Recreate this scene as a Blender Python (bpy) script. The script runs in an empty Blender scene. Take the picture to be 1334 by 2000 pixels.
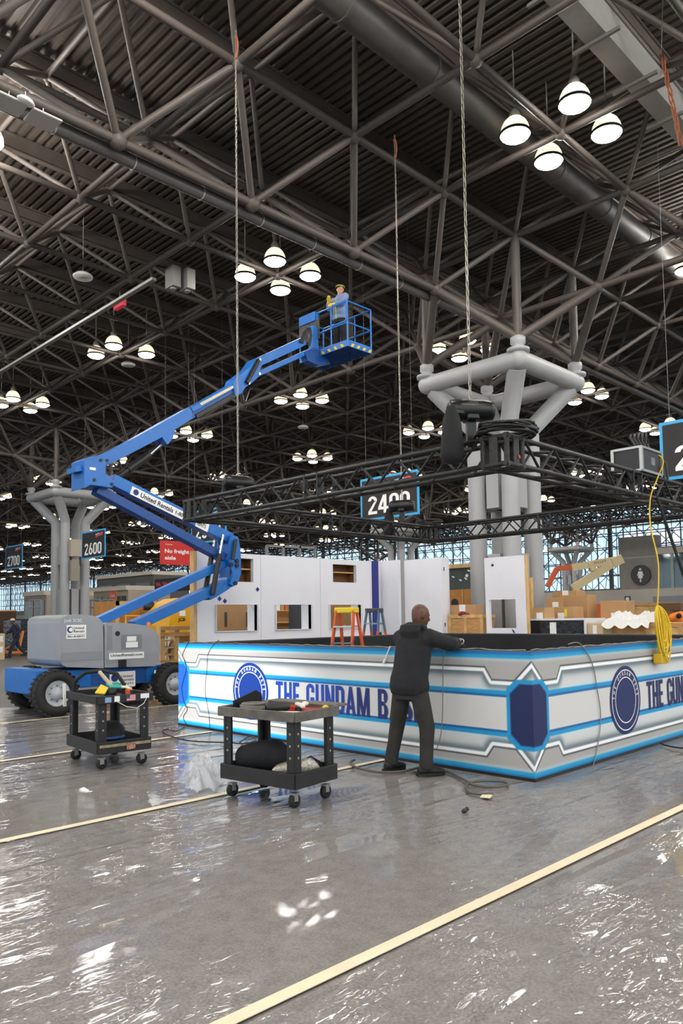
import bpy, math, random
import numpy as np
from mathutils import Vector, Matrix
random.seed(7); np.random.seed(7)
R = math.radians
scene = bpy.context.scene
COL = scene.collection

# ---------------------------------------------------------------- camera
CAM_H = 1.6; FPX = 1492.6; PITCH = R(3.827); ROLL = R(.836); YAW = R(45.038); PPY = 1105.0
_fw = Vector((math.cos(YAW)*math.cos(PITCH), math.sin(YAW)*math.cos(PITCH), math.sin(PITCH)))
_r0 = Vector((math.sin(YAW), -math.cos(YAW), 0)); _u0 = _r0.cross(_fw)
_rt = math.cos(ROLL)*_r0 - math.sin(ROLL)*_u0
_up = math.sin(ROLL)*_r0 + math.cos(ROLL)*_u0
CAM = Vector((0, 0, CAM_H))
cd = bpy.data.cameras.new('camera'); cam = bpy.data.objects.new('camera', cd); COL.objects.link(cam)
cd.sensor_fit = 'AUTO'; cd.sensor_width = 36.0; cd.lens = 36.0*FPX/2000.0
cd.shift_y = (PPY-1000.0)/2000.0; cd.clip_start = .05; cd.clip_end = 600
cam.matrix_world = Matrix((( _rt.x, _up.x, -_fw.x, 0), (_rt.y, _up.y, -_fw.y, 0), (_rt.z, _up.z, -_fw.z, CAM_H), (0, 0, 0, 1)))
scene.camera = cam

# ---------------------------------------------------------------- daylight outside the hall, exposure
world = bpy.data.worlds.new('world'); scene.world = world; world.use_nodes = True
_bg = world.node_tree.nodes['Background']; _bg.inputs[0].default_value = (.78, .90, 1.0, 1); _bg.inputs[1].default_value = 1.15
scene.view_settings.view_transform = 'Standard'; scene.view_settings.look = 'None'
scene.view_settings.exposure = 0.3; scene.view_settings.gamma = 1.0; scene.view_settings.use_curve_mapping = False
scene.cycles.max_bounces = 6; scene.cycles.diffuse_bounces = 3; scene.cycles.glossy_bounces = 3; scene.cycles.transparent_max_bounces = 10
LAMP_POWER = 62.0; SHADE_GLOW = 1.0

# ---------------------------------------------------------------- measuring helpers (photo pixel -> point on a known plane)
def ray(x, y):
    return _rt*((x-667)/FPX) - _up*((y-PPY)/FPX) + _fw
def onX(x, y, v): d = ray(x, y); return CAM + d*(v/d.x)
def onY(x, y, v): d = ray(x, y); return CAM + d*(v/d.y)
def onZ(x, y, v): d = ray(x, y); return CAM + d*((v-CAM_H)/d.z)
def atD(x, y, D): d = ray(x, y); return CAM + d*(D*2**.5/(d.x+d.y))
def project(p):
    q = Vector(p)-CAM; z = q.dot(_fw)
    if z < .05: return None
    return (667+FPX*q.dot(_rt)/z, PPY-FPX*q.dot(_up)/z, z)
def in_view(p, m=60):
    q = project(p); return q is not None and -m < q[0] < 1334+m and -m < q[1] < 2000+m

# ---------------------------------------------------------------- materials
def lin(h):
    if not isinstance(h, str): return tuple(h)
    h = h.lstrip('#'); o = []
    for i in (0, 2, 4):
        c = int(h[i:i+2], 16)/255; o.append(c/12.92 if c <= .04045 else ((c+.055)/1.055)**2.4)
    return tuple(o)
_M = {}
def mat(name, col, rough=.5, metal=0, var=0, vscale=8, bump=0, bscale=40, emit=0, ecol=None, stretch=(1, 1, 1), spec=.5, alpha=1, trans=0):
    if name in _M: return _M[name]
    m = bpy.data.materials.new(name); m.use_nodes = True; nt = m.node_tree; b = nt.nodes['Principled BSDF']
    c = lin(col); b.inputs['Base Color'].default_value = (*c, 1); b.inputs['Roughness'].default_value = rough
    b.inputs['Metallic'].default_value = metal; b.inputs['Specular IOR Level'].default_value = spec
    if trans: b.inputs['Transmission Weight'].default_value = trans
    if alpha < 1: b.inputs['Alpha'].default_value = alpha
    if emit:
        b.inputs['Emission Color'].default_value = (*(lin(ecol) if ecol else c), 1); b.inputs['Emission Strength'].default_value = emit
    if var or bump:
        tc = nt.nodes.new('ShaderNodeTexCoord'); mp = nt.nodes.new('ShaderNodeMapping'); mp.inputs['Scale'].default_value = stretch
        nt.links.new(tc.outputs['Object'], mp.inputs['Vector'])
        if var:
            n = nt.nodes.new('ShaderNodeTexNoise'); n.inputs['Scale'].default_value = vscale; n.inputs['Detail'].default_value = 6
            nt.links.new(mp.outputs[0], n.inputs['Vector'])
            r = nt.nodes.new('ShaderNodeValToRGB'); r.color_ramp.elements[0].position = .3; r.color_ramp.elements[1].position = .7
            r.color_ramp.elements[0].color = (*[max(0, x*(1-var)) for x in c], 1); r.color_ramp.elements[1].color = (*[min(1, x*(1+var)) for x in c], 1)
            nt.links.new(n.outputs['Fac'], r.inputs[0]); nt.links.new(r.outputs[0], b.inputs['Base Color'])
        if bump:
            n2 = nt.nodes.new('ShaderNodeTexNoise'); n2.inputs['Scale'].default_value = bscale; n2.inputs['Detail'].default_value = 4
            nt.links.new(mp.outputs[0], n2.inputs['Vector'])
            bp = nt.nodes.new('ShaderNodeBump'); bp.inputs['Strength'].default_value = bump; bp.inputs['Distance'].default_value = .02
            nt.links.new(n2.outputs['Fac'], bp.inputs['Height']); nt.links.new(bp.outputs[0], b.inputs['Normal'])
    _M[name] = m; return m

# ---------------------------------------------------------------- mesh builder
def _frame(d):
    d = Vector(d).normalized(); a = Vector((0, 0, 1)) if abs(d.z) < .95 else Vector((1, 0, 0))
    u = d.cross(a).normalized(); return u, d.cross(u).normalized(), d
def world_loc(o):
    v = Vector((0, 0, 0))
    while o is not None: v += o.location; o = o.parent
    return v
class G:
    def __init__(s): s.v = []; s.f = []; s.sm = []
    def add(s, vs, fs, smooth=False):
        n = len(s.v); s.v += [tuple(p) for p in vs]; s.f += [tuple(i+n for i in f) for f in fs]; s.sm += [smooth]*len(fs); return s
    def box(s, x0, x1, y0, y1, z0, z1):
        return s.add([(x, y, z) for z in (z0, z1) for y in (y0, y1) for x in (x0, x1)],
                     [(0, 2, 3, 1), (4, 5, 7, 6), (0, 1, 5, 4), (2, 6, 7, 3), (0, 4, 6, 2), (1, 3, 7, 5)])
    def obox(s, c, hx, hy, hz):            # centre and three half-axis vectors
        c = Vector(c); hx = Vector(hx); hy = Vector(hy); hz = Vector(hz)
        return s.add([c+hx*a+hy*b+hz*d for d in (-1, 1) for b in (-1, 1) for a in (-1, 1)],
                     [(0, 2, 3, 1), (4, 5, 7, 6), (0, 1, 5, 4), (2, 6, 7, 3), (0, 4, 6, 2), (1, 3, 7, 5)])
    def beam(s, p0, p1, w, h, side=None):  # rectangular bar; side = direction of w
        p0 = Vector(p0); p1 = Vector(p1); d = (p1-p0)
        sd = Vector(side) if side is not None else _frame(d)[0]
        up = d.cross(sd).normalized(); sd = up.cross(d).normalized()
        return s.obox((p0+p1)/2, d/2, sd*w/2, up*h/2)
    def tube(s, p0, p1, r0, r1=None, n=10, caps=True, smooth=True):
        p0 = Vector(p0); p1 = Vector(p1); r1 = r0 if r1 is None else r1; u, w, d = _frame(p1-p0); vs = []
        for p, r in ((p0, r0), (p1, r1)):
            vs += [p+(u*math.cos(2*math.pi*k/n)+w*math.sin(2*math.pi*k/n))*r for k in range(n)]
        s.add(vs, [(k, (k+1) % n, n+(k+1) % n, n+k) for k in range(n)], smooth)
        if caps: s.add(vs, [tuple(range(n-1, -1, -1)), tuple(range(n, 2*n))])
        return s
    def pipe(s, pts, r, n=8, closed=False, flat=1.0):
        pts = [Vector(p) for p in pts]; m = len(pts); vs = []; u = None
        for i, p in enumerate(pts):
            a = pts[i-1] if (i > 0 or closed) else p; b = pts[(i+1) % m] if (i < m-1 or closed) else p
            d = (b-a).normalized() if (b-a).length > 1e-9 else Vector((0, 0, 1))
            u = _frame(d)[0] if u is None else (u-d*u.dot(d)).normalized()
            w = d.cross(u); rr = r[i] if isinstance(r, (list, tuple)) else r
            vs += [p+(u*math.cos(2*math.pi*k/n)+w*math.sin(2*math.pi*k/n)*flat)*rr for k in range(n)]
        fs = [(i*n+k, i*n+(k+1) % n, ((i+1) % m)*n+(k+1) % n, ((i+1) % m)*n+k) for i in range(m if closed else m-1) for k in range(n)]
        s.add(vs, fs, True)
        if not closed: s.add(vs, [tuple(range(n-1, -1, -1)), tuple(range((m-1)*n, m*n))])
        return s
    def loft(s, rings):                    # rings: (centre, semi-axis vector a, semi-axis vector b)
        n = 16; vs = []
        for c, a, b in rings:
            c = Vector(c); a = Vector(a); b = Vector(b)
            vs += [c+a*math.cos(2*math.pi*k/n)+b*math.sin(2*math.pi*k/n) for k in range(n)]
        m = len(rings)
        s.add(vs, [(i*n+k, i*n+(k+1) % n, (i+1)*n+(k+1) % n, (i+1)*n+k) for i in range(m-1) for k in range(n)], True)
        return s.add(vs, [tuple(range(n-1, -1, -1)), tuple(range((m-1)*n, m*n))], True)
    def lathe(s, prof, c=(0, 0, 0), axis=(0, 0, 1), n=20, smooth=True):
        c = Vector(c); u, w, d = _frame(axis); vs = []
        for r, z in prof: vs += [c+d*z+(u*math.cos(2*math.pi*k/n)+w*math.sin(2*math.pi*k/n))*max(r, 1e-4) for k in range(n)]
        return s.add(vs, [(i*n+k, i*n+(k+1) % n, (i+1)*n+(k+1) % n, (i+1)*n+k) for i in range(len(prof)-1) for k in range(n)], smooth)
    def prism(s, pts, off):                # polygon (3D points) extruded by a vector
        pts = [Vector(p) for p in pts]; off = Vector(off); n = len(pts)
        s.add(pts+[p+off for p in pts], [(k, (k+1) % n, n+(k+1) % n, n+k) for k in range(n)])
        return s.add(pts+[p+off for p in pts], [tuple(range(n-1, -1, -1)), tuple(range(n, 2*n))])
    def ball(s, c, r, n=12, sx=1, sy=1, sz=1):
        c = Vector(c); m = n//2; vs = [c+Vector((r*sx*math.sin(math.pi*i/m)*math.cos(2*math.pi*k/n), r*sy*math.sin(math.pi*i/m)*math.sin(2*math.pi*k/n), r*sz*math.cos(math.pi*i/m))) for i in range(m+1) for k in range(n)]
        return s.add(vs, [(i*n+k, (i+1)*n+k, (i+1)*n+(k+1) % n, i*n+(k+1) % n) for i in range(m) for k in range(n)], True)
    def mesh(s, name, origin=(0, 0, 0)):
        me = bpy.data.meshes.new(name); o = Vector(origin)
        me.from_pydata([Vector(p)-o for p in s.v], [], s.f); me.update()
        me.polygons.foreach_set('use_smooth', s.sm); return me
    def build(s, name, m, parent=None, origin=None, local=False, bevel=0):
        o = Vector((0, 0, 0)) if local else (world_loc(parent) if parent else (Vector(origin) if origin is not None else s.base()))
        me = s.mesh(name, o); me.materials.append(m)
        ob = bpy.data.objects.new(name, me); COL.objects.link(ob)
        if parent: ob.parent = parent
        elif not local: ob.location = o
        if bevel:
            b = ob.modifiers.new('bevel', 'BEVEL'); b.width = bevel; b.segments = 2; b.limit_method = 'ANGLE'
        return ob
    def base(s):
        a = np.array(s.v); return Vector(((a[:, 0].min()+a[:, 0].max())/2, (a[:, 1].min()+a[:, 1].max())/2, a[:, 2].min()))
def obj(name, me, m=None, parent=None, loc=(0, 0, 0)):
    ob = bpy.data.objects.new(name, me); COL.objects.link(ob); ob.location = loc
    if m and not me.materials: me.materials.append(m)
    if parent: ob.parent = parent
    return ob
def tag(o, label, cat, group=None, kind=None):
    if label: o['label'] = label
    if cat: o['category'] = cat
    if group: o['group'] = group
    if kind: o['kind'] = kind
    return o
def thing(name, label, cat, loc=(0, 0, 0), group=None):
    return tag(obj(name, None, loc=loc), label, cat, group)
def struct(o): o['kind'] = 'structure'; return o
def blob(ob, voxel, smooth=6):             # melt overlapping lofts into one continuous skin
    r = ob.modifiers.new('remesh', 'REMESH'); r.mode = 'VOXEL'; r.voxel_size = voxel; r.use_smooth_shade = True
    sm = ob.modifiers.new('smooth', 'SMOOTH'); sm.factor = .5; sm.iterations = smooth
    return ob
def text(name, s, size, m, parent, pos, xdir, ydir, width=None, height=None, bold=0.0, thick=.002, align='CENTER'):
    cu = bpy.data.curves.new(name, 'FONT'); cu.body = s; cu.size = 1; cu.align_x = 'LEFT'; cu.offset = bold; cu.resolution_u = 3
    t = bpy.data.objects.new(name, cu); me = bpy.data.meshes.new_from_object(t); bpy.data.objects.remove(t); bpy.data.curves.remove(cu)
    a = np.zeros(len(me.vertices)*3); me.vertices.foreach_get('co', a); a = a.reshape(-1, 3)
    lo = a.min(0); hi = a.max(0); a = a-lo; w, h = (hi-lo)[:2]
    sy = (height/h) if height else size; sx = (width/w) if width else sy
    x0 = {'CENTER': -w*sx/2, 'LEFT': 0}[align]
    X = Vector(xdir).normalized(); Y = Vector(ydir).normalized(); N = X.cross(Y)
    P = np.outer(a[:, 0]*sx+x0, X)+np.outer(a[:, 1]*sy-h*sy/2, Y)+np.array(Vector(pos)+N*thick-world_loc(parent))
    me.vertices.foreach_set('co', P.ravel()); me.update(); me.name = name
    me.materials.clear(); me.materials.append(m)
    return obj(name, me, parent=parent)
def clone(root, loc, label=None, rotz=None, scale=None):
    r = root.copy(); COL.objects.link(r); r.location = loc
    if label: r['label'] = label
    if rotz is not None: r.rotation_euler.z = rotz
    if scale: r.scale = (scale,)*3
    for ch in list(root.children):
        c = ch.copy(); COL.objects.link(c); c.parent = r
        for g in list(ch.children):
            d = g.copy(); COL.objects.link(d); d.parent = c
    return r

# shared materials
MB_steel = mat('dark_steel_paint', '#4f4741', .55, var=.12, vscale=3)
M_deck = mat('roof_deck', '#4b433c', .6, var=.1, vscale=2)
M_black = mat('black_paint', '#141414', .45)
M_blk_matte = mat('black_matte', '#0f0f10', .8)
M_white = mat('white_laminate', '#d9d9de', .35, var=.02, vscale=2)
M_wood = mat('plywood', '#b98a54', .65, var=.22, vscale=5, stretch=(1, 1, 6))
M_pine = mat('pine', '#c9a26a', .65, var=.18, vscale=6, stretch=(6, 1, 1))
M_card = mat('cardboard', '#b08a60', .8, var=.06, vscale=3)
M_blue = mat('lift_blue', '#1666b4', .38, var=.05, vscale=4)
M_grey = mat('column_grey', '#9a9a9a', .5, var=.04, vscale=1)
M_conc = mat('concrete', '#8b8680', .8, var=.1, vscale=1.2)
M_chrome = mat('chrome', '#c8c8c8', .22, 1)
M_rubber = mat('rubber', '#1a1a1a', .75, var=.2, vscale=6)
M_ink = mat('black_ink', '#15161a', .6)
M_wink = mat('white_ink', '#ece9e4', .6)

# ---------------------------------------------------------------- heavy condensed block letters (drawn glyph by glyph)
def _arc(cx, cy, rx, ry, a0, a1, t, n=8):   # band of thickness t inside the ellipse
    o = [(cx+rx*math.cos(R(a0+(a1-a0)*k/n)), cy+ry*math.sin(R(a0+(a1-a0)*k/n))) for k in range(n+1)]
    i = [(cx+(rx-t)*math.cos(R(a0+(a1-a0)*k/n)), cy+(ry-t*.8)*math.sin(R(a0+(a1-a0)*k/n))) for k in range(n+1)]
    return [[o[k], o[k+1], i[k+1], i[k]] for k in range(n)]
def _r(x0, y0, x1, y1): return [[(x0, y0), (x1, y0), (x1, y1), (x0, y1)]]
def glyph(c):
    w, t, b = .52, .18, .15
    if c == 'T': return .5, _r(.16, 0, .34, 1)+_r(0, 1-b, .5, 1)
    if c == 'H': return w, _r(0, 0, t, 1)+_r(w-t, 0, w, 1)+_r(t, .42, w-t, .58)
    if c == 'E': return .42, _r(0, 0, t, 1)+_r(t, 0, .42, b)+_r(t, 1-b, .42, 1)+_r(t, .43, .39, .57)
    if c == 'U': return w, _r(0, .22, t, 1)+_r(w-t, .22, w, 1)+_arc(w/2, .22, w/2, .22, 180, 360, t)
    if c == 'N': return .54, _r(0, 0, .17, 1)+_r(.37, 0, .54, 1)+[[(.17, 1), (.12, 1), (.37, 0), (.42, 0)]]+[[(0, 1), (.17, 1), (.5, 0), (.37, 0)]]
    if c == 'M': return .7, _r(0, 0, .16, 1)+_r(.54, 0, .7, 1)+[[(0, 1), (.2, 1), (.42, 0), (.28, 0)], [(.5, 1), (.7, 1), (.42, 0), (.28, 0)]]
    if c == 'A': return .56, [[(0, 0), (.17, 0), (.36, 1), (.2, 1)], [(.39, 0), (.56, 0), (.36, 1), (.2, 1)], [(.13, .2), (.43, .2), (.41, .34), (.15, .34)]]
    if c == 'D': return w, _r(0, 0, t, 1)+_r(t, 0, w/2, b)+_r(t, 1-b, w/2, 1)+_r(w-t, .22, w, .78)+_arc(w/2, .78, w/2, .22, 0, 90, t)+_arc(w/2, .22, w/2, .22, 270, 360, t)
    if c == 'B': return w, _r(0, 0, t, 1)+_r(t, 0, .3, b)+_r(t, 1-b, .3, 1)+_r(t, .44, .34, .58)+_arc(.3, .75, .21, .25, -70, 90, t)+_arc(.3, .27, .22, .27, -90, 70, t)+_r(.34, .2, .52, .34)+_r(.33, .68, .51, .8)
    if c == 'G': return w, _r(0, .22, t, .78)+_arc(w/2, .78, w/2, .22, 0, 180, t)+_arc(w/2, .22, w/2, .22, 180, 360, t)+_r(w-t, .68, w, .78)+_r(w-t, .2, w, .5)+_r(.28, .38, w, .5)
    if c == 'S': return w, _arc(w/2, .76, w/2, .24, 0, 180, t)+_arc(w/2, .24, w/2, .24, 180, 360, t)+_r(w-t, .66, w, .77)+_r(0, .23, t, .34)+[[(0, .7), (t, .8), (w, .36), (w-t, .2)]]+_r(0, .68, t, .77)+_r(w-t, .23, w, .36)
    if c == '0': return .56, _r(0, .25, t, .75)+_r(.56-t, .25, .56, .75)+_arc(.28, .75, .28, .25, 0, 180, t)+_arc(.28, .25, .28, .25, 180, 360, t)
    if c == '2': return .54, _arc(.27, .74, .27, .26, -5, 180, t)+_r(0, 0, .54, .16)+[[(0, .16), (.2, .16), (.54, .72), (.36, .66)]]
    if c == '4': return .6, _r(.32, 0, .5, 1)+_r(0, .2, .6, .35)+[[(0, .33), (.18, .33), (.46, 1), (.3, 1)]]
    if c == '5': return .54, _r(0, .84, .5, 1)+_r(0, .5, .17, 1)+_arc(.27, .32, .27, .32, -160, 120, t)+_r(.1, .48, .3, .62)
    if c == '6': return .56, _arc(.28, .3, .28, .3, 0, 360, t, 16)+[[(0, .3), (.18, .36), (.44, 1), (.26, 1)]]
    if c == '7': return .54, _r(0, .84, .54, 1)+[[(.08, 0), (.28, 0), (.54, .9), (.35, .9)]]
    if c == '3': return .54, _arc(.27, .73, .27, .27, -80, 160, t)+_arc(.27, .28, .27, .28, -160, 80, t)
    return .3, []
def block_text(name, s, m, parent, pos, xdir, ydir, width=None, height=1, gap=.075, thick=.003, align='CENTER'):
    X = Vector(xdir); Y = Vector(ydir); N = X.cross(Y); x = 0; polys = []
    for ch in s:
        w, ps = glyph(ch)
        polys += [[(px+x, py) for px, py in p] for p in ps]; x += w+gap
    x -= gap; sx = width/x if width else height; x0 = -x*sx/2 if align == 'CENTER' else 0; k = 0; out = []
    for ch in s:
        n = len(glyph(ch)[1]); g = G()
        for i_, p in enumerate(polys[k:k+n]):
            if sum(p[q][0]*p[(q+1) % len(p)][1]-p[(q+1) % len(p)][0]*p[q][1] for q in range(len(p))) < 0: p = p[::-1]
            g.add([Vector(pos)+X*(a*sx+x0)+Y*((b-.5)*height)+N*(thick+.00025*i_) for a, b in p], [tuple(range(len(p)))])
        k += n
        if n: out.append(g.build(name, m, parent))
    return out

def smooth_path(pts, n=6):
    P = []; pts = [Vector(p) for p in pts]
    for i in range(len(pts)-1):
        p0, p1, p2, p3 = pts[max(i-1, 0)], pts[i], pts[i+1], pts[min(i+2, len(pts)-1)]
        for k in range(n):
            t = k/n; P.append(.5*((2*p1)+(p2-p0)*t+(2*p0-5*p1+4*p2-p3)*t*t+(3*p1-p0-3*p2+p3)*t**3))
    return P+[pts[-1]]
# ================================================================ THE SETTING
S = 3.05; UX, UY, ZU, ZL = 8.082, 10.573, 11.619, 10.2
XW = 80.0                                   # far window wall
def U(i, j): return Vector((UX+i*S, UY+j*S, ZU))
def L(i, j): return Vector((UX+(i+.5)*S, UY+(j+.5)*S, ZL))
M_floor = mat('polished_concrete_floor', '#45413c', .42, var=.25, vscale=.35, bump=.05, bscale=6)
struct(G().box(-25, 84, -25, 216, -.3, -.012).build('floor', M_floor))
# carpet with speckle
m = bpy.data.materials.new('grey_carpet'); m.use_nodes = True; nt = m.node_tree; b = nt.nodes['Principled BSDF']; b.inputs['Roughness'].default_value = .95
tc = nt.nodes.new('ShaderNodeTexCoord'); n1 = nt.nodes.new('ShaderNodeTexNoise'); n1.inputs['Scale'].default_value = 70; n1.inputs['Detail'].default_value = 3
n2 = nt.nodes.new('ShaderNodeTexNoise'); n2.inputs['Scale'].default_value = 9; n2.inputs['Detail'].default_value = 5
mx = nt.nodes.new('ShaderNodeMath'); mx.operation = 'MULTIPLY_ADD'; mx.inputs[1].default_value = .6
rp = nt.nodes.new('ShaderNodeValToRGB'); rp.color_ramp.elements[0].position = .38; rp.color_ramp.elements[1].position = .95
rp.color_ramp.elements[0].color = (*lin('#857d78'), 1); rp.color_ramp.elements[1].color = (*lin('#bcb4ae'), 1)
nt.links.new(tc.outputs['Object'], n1.inputs['Vector']); nt.links.new(tc.outputs['Object'], n2.inputs['Vector'])
nt.links.new(n2.outputs['Fac'], mx.inputs[0]); nt.links.new(n1.outputs['Fac'], mx.inputs[2]); nt.links.new(mx.outputs[0], rp.inputs[0]); nt.links.new(rp.outputs[0], b.inputs['Base Color'])
tag(G().box(-8, 16, -8, 14.65, -.012, 0).build('carpet', m), 'grey speckled show carpet under clear plastic film', 'carpet')
# clear film
def film_mat():
    m = bpy.data.materials.new('clear_film'); m.use_nodes = True; nt = m.node_tree; N = nt.nodes; K = nt.links; N.clear()
    out = N.new('ShaderNodeOutputMaterial'); tr = N.new('ShaderNodeBsdfTransparent'); gl = N.new('ShaderNodeBsdfGlossy'); df = N.new('ShaderNodeBsdfDiffuse')
    gl.inputs['Roughness'].default_value = .075; df.inputs['Color'].default_value = (.8, .82, .85, 1)
    tc = N.new('ShaderNodeTexCoord')
    def noise(rot, sc, scale, det, ridge):
        mp = N.new('ShaderNodeMapping'); mp.inputs['Rotation'].default_value = (0, 0, R(rot)); mp.inputs['Scale'].default_value = sc
        t = N.new('ShaderNodeTexNoise'); t.inputs['Scale'].default_value = scale; t.inputs['Detail'].default_value = det; t.inputs['Distortion'].default_value = .4
        K.new(tc.outputs['Object'], mp.inputs[0]); K.new(mp.outputs[0], t.inputs[0]); o = t.outputs['Fac']
        if ridge:
            a = N.new('ShaderNodeMath'); a.operation = 'SUBTRACT'; a.inputs[1].default_value = .5; K.new(o, a.inputs[0])
            c = N.new('ShaderNodeMath'); c.operation = 'ABSOLUTE'; K.new(a.outputs[0], c.inputs[0])
            d = N.new('ShaderNodeMath'); d.operation = 'MINIMUM'; d.inputs[1].default_value = .06; K.new(c.outputs[0], d.inputs[0])
            e = N.new('ShaderNodeMath'); e.operation = 'MULTIPLY'; e.inputs[1].default_value = -6*ridge; K.new(d.outputs[0], e.inputs[0]); o = e.outputs[0]
        return o
    acc = None
    msk = N.new('ShaderNodeTexNoise'); msk.inputs['Scale'].default_value = .55; msk.inputs['Detail'].default_value = 2; K.new(tc.outputs['Object'], msk.inputs[0])
    mr = N.new('ShaderNodeMapRange'); mr.inputs[1].default_value = .42; mr.inputs[2].default_value = .66; K.new(msk.outputs['Fac'], mr.inputs[0])
    for args, w, masked in (((5, (.22, 1.5, 1), 1.0, 1, 1), .9, 0), ((-16, (.3, 1.3, 1), 1.2, 2, 1), .6, 1), ((22, (.4, 1.6, 1), 1.6, 2, 1), .5, 1), ((3, (.5, 1.2, 1), .7, 1, 0), 1.1, 0), ((-8, (.8, 2.2, 1), 2.2, 2, 0), .5, 1), ((12, (.5, 1.5, 1), 6.0, 3, 1), .22, 1), ((-24, (.6, 1.4, 1), 3.6, 2, 1), .3, 1)):
        o = noise(*args)
        if masked:
            mm = N.new('ShaderNodeMath'); mm.operation = 'MULTIPLY'; K.new(o, mm.inputs[0]); K.new(mr.outputs[0], mm.inputs[1]); o = mm.outputs[0]
        q = N.new('ShaderNodeMath'); q.operation = 'MULTIPLY_ADD'; q.inputs[1].default_value = w; K.new(o, q.inputs[0])
        if acc is not None: K.new(acc, q.inputs[2])
        else: q.inputs[2].default_value = 0
        acc = q.outputs[0]
    bp = N.new('ShaderNodeBump'); bp.inputs['Strength'].default_value = .5; bp.inputs['Distance'].default_value = .04; K.new(acc, bp.inputs['Height'])
    fr = N.new('ShaderNodeFresnel'); fr.inputs['IOR'].default_value = 1.5; K.new(bp.outputs[0], fr.inputs['Normal']); K.new(bp.outputs[0], gl.inputs['Normal'])
    f2 = N.new('ShaderNodeMath'); f2.operation = 'MULTIPLY'; f2.inputs[1].default_value = 1.0; f2.use_clamp = True; K.new(fr.outputs[0], f2.inputs[0])
    hz = N.new('ShaderNodeMixShader'); hz.inputs[0].default_value = .12; K.new(tr.outputs[0], hz.inputs[1]); K.new(df.outputs[0], hz.inputs[2])
    mx = N.new('ShaderNodeMixShader'); K.new(f2.outputs[0], mx.inputs[0]); K.new(hz.outputs[0], mx.inputs[1]); K.new(gl.outputs[0], mx.inputs[2]); K.new(mx.outputs[0], out.inputs[0])
    return m
M_film = film_mat()
TAPES = [-.7, 2.55, 5.78, 9.05, 12.35]
EDGES = [-4.0]+TAPES+[14.6]
FILM = ['corner of the booth counter', 'long tape line past the booth corner', 'two tool carts', 'boom lift\'s near tyres', 'booth\'s far left end', 'boom lift\'s chassis']
FLAB = ['clear plastic film strip nearest the open aisle, edge beyond the long tape', 'clear wrinkled plastic film strip in front of the long tape line',
        'clear plastic film strip between long tape line and the near tool cart', 'clear plastic film strip under the grey-topped tool cart, lit by the booth',
        'clear plastic film strip behind the stickered tool cart', 'clear plastic film strip under the blue boom lift tyres']
rnd = np.random.RandomState(3)
for k in range(6):
    y0, y1 = EDGES[k]+.004, EDGES[k+1]-.004; nx, ny = 150, 28
    xs = np.linspace(-5, 15.5, nx); ys = np.linspace(y0, y1, ny); X, Y = np.meshgrid(xs, ys, indexing='ij'); Z = np.zeros_like(X)
    for _ in range(26):                      # long shallow folds
        a = rnd.uniform(-.35, .35); cx, cy = rnd.uniform(-4, 14), rnd.uniform(y0, y1); ln = rnd.uniform(.8, 3); w = rnd.uniform(.05, .14)
        t = (X-cx)*math.cos(a)+(Y-cy)*math.sin(a); q = -(X-cx)*math.sin(a)+(Y-cy)*math.cos(a)
        Z += rnd.uniform(.003, .012)*np.exp(-(q/w)**2-(t/ln)**4)
    edge = np.minimum(1, np.minimum(Y-y0, y1-Y)/.12); Z = .002+np.clip(Z, 0, .02)*edge*(~((X > 6.4) & (Y > 3.85) & (Y < 10.2)))
    g = G(); g.add(np.stack([X, Y, Z], -1).reshape(-1, 3).tolist(), [(i*ny+j, (i+1)*ny+j, (i+1)*ny+j+1, i*ny+j+1) for i in range(nx-1) for j in range(ny-1)], True)
    tag(g.build('plastic_sheet', M_film), FLAB[k], 'plastic sheet')
M_tape = mat('cream_tape', '#e6d8b8', .55, var=.05, vscale=5)
for y, lab in zip(TAPES[1:], ['wide cream tape line running past the booth corner', 'cream tape line running under the near tool cart to the booth', 'cream tape line running behind the stickered tool cart', 'faint cream tape line beside the boom lift tyres']):
    w = .036 if y < 12 else .02
    tag(G().box(-5, 6.4 if 3 < y < 10 else 15, y-w, y+w, .012, .016).build('floor_tape', M_tape), lab, 'tape')

# ---------------------------------------------------------------- ceiling deck (corrugated, ribs run along Y) and purlins
zd = ZU+1.85; g = G(); x = -22.0; pts = []
while x < 82:
    pts += [(x, zd), (x+.10, zd), (x+.125, zd+.09), (x+.205, zd+.09)]; x += .23
vs = [(px, yy, z) for px, z in pts for yy in (-22, 214)]
g.add(vs, [(2*k, 2*k+2, 2*k+3, 2*k+1) for k in range(len(pts)-1)])
deck = struct(g.build('ceiling', M_deck, origin=(0, 0, zd)))
g = G().box(-22, 82, -22, 214, zd+.12, zd+.3).build('roof_slab', M_deck, deck)
unit = G().tube((0, 0, 0), (0, 0, 1), 1, n=10, caps=False).mesh('tube_unit'); unit.materials.append(MB_steel)
node_me = G().ball((0, 0, 0), 1, 12).mesh('node_unit'); node_me.materials.append(MB_steel)
frame = struct(thing('ceiling_frame', None, None)); del_keys = None
def member(name, a, b, r, parent=frame):
    o = obj(name, unit, parent=parent); d = b-a
    o.matrix_local = Matrix.Translation(a) @ d.to_track_quat('Z', 'Y').to_matrix().to_4x4() @ Matrix.Diagonal((r, r, d.length, 1)); return o
NI, NJ = range(-6, 24), range(-6, 66); ZT = ZU+1.42
def T(i, j): return Vector((UX+(i+.5)*S, UY+(j+.5)*S, ZT))
def strip(i, j): return j % 9 == 0 or i % 9 == 3
chords, diags, nodes = [], [], []
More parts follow.
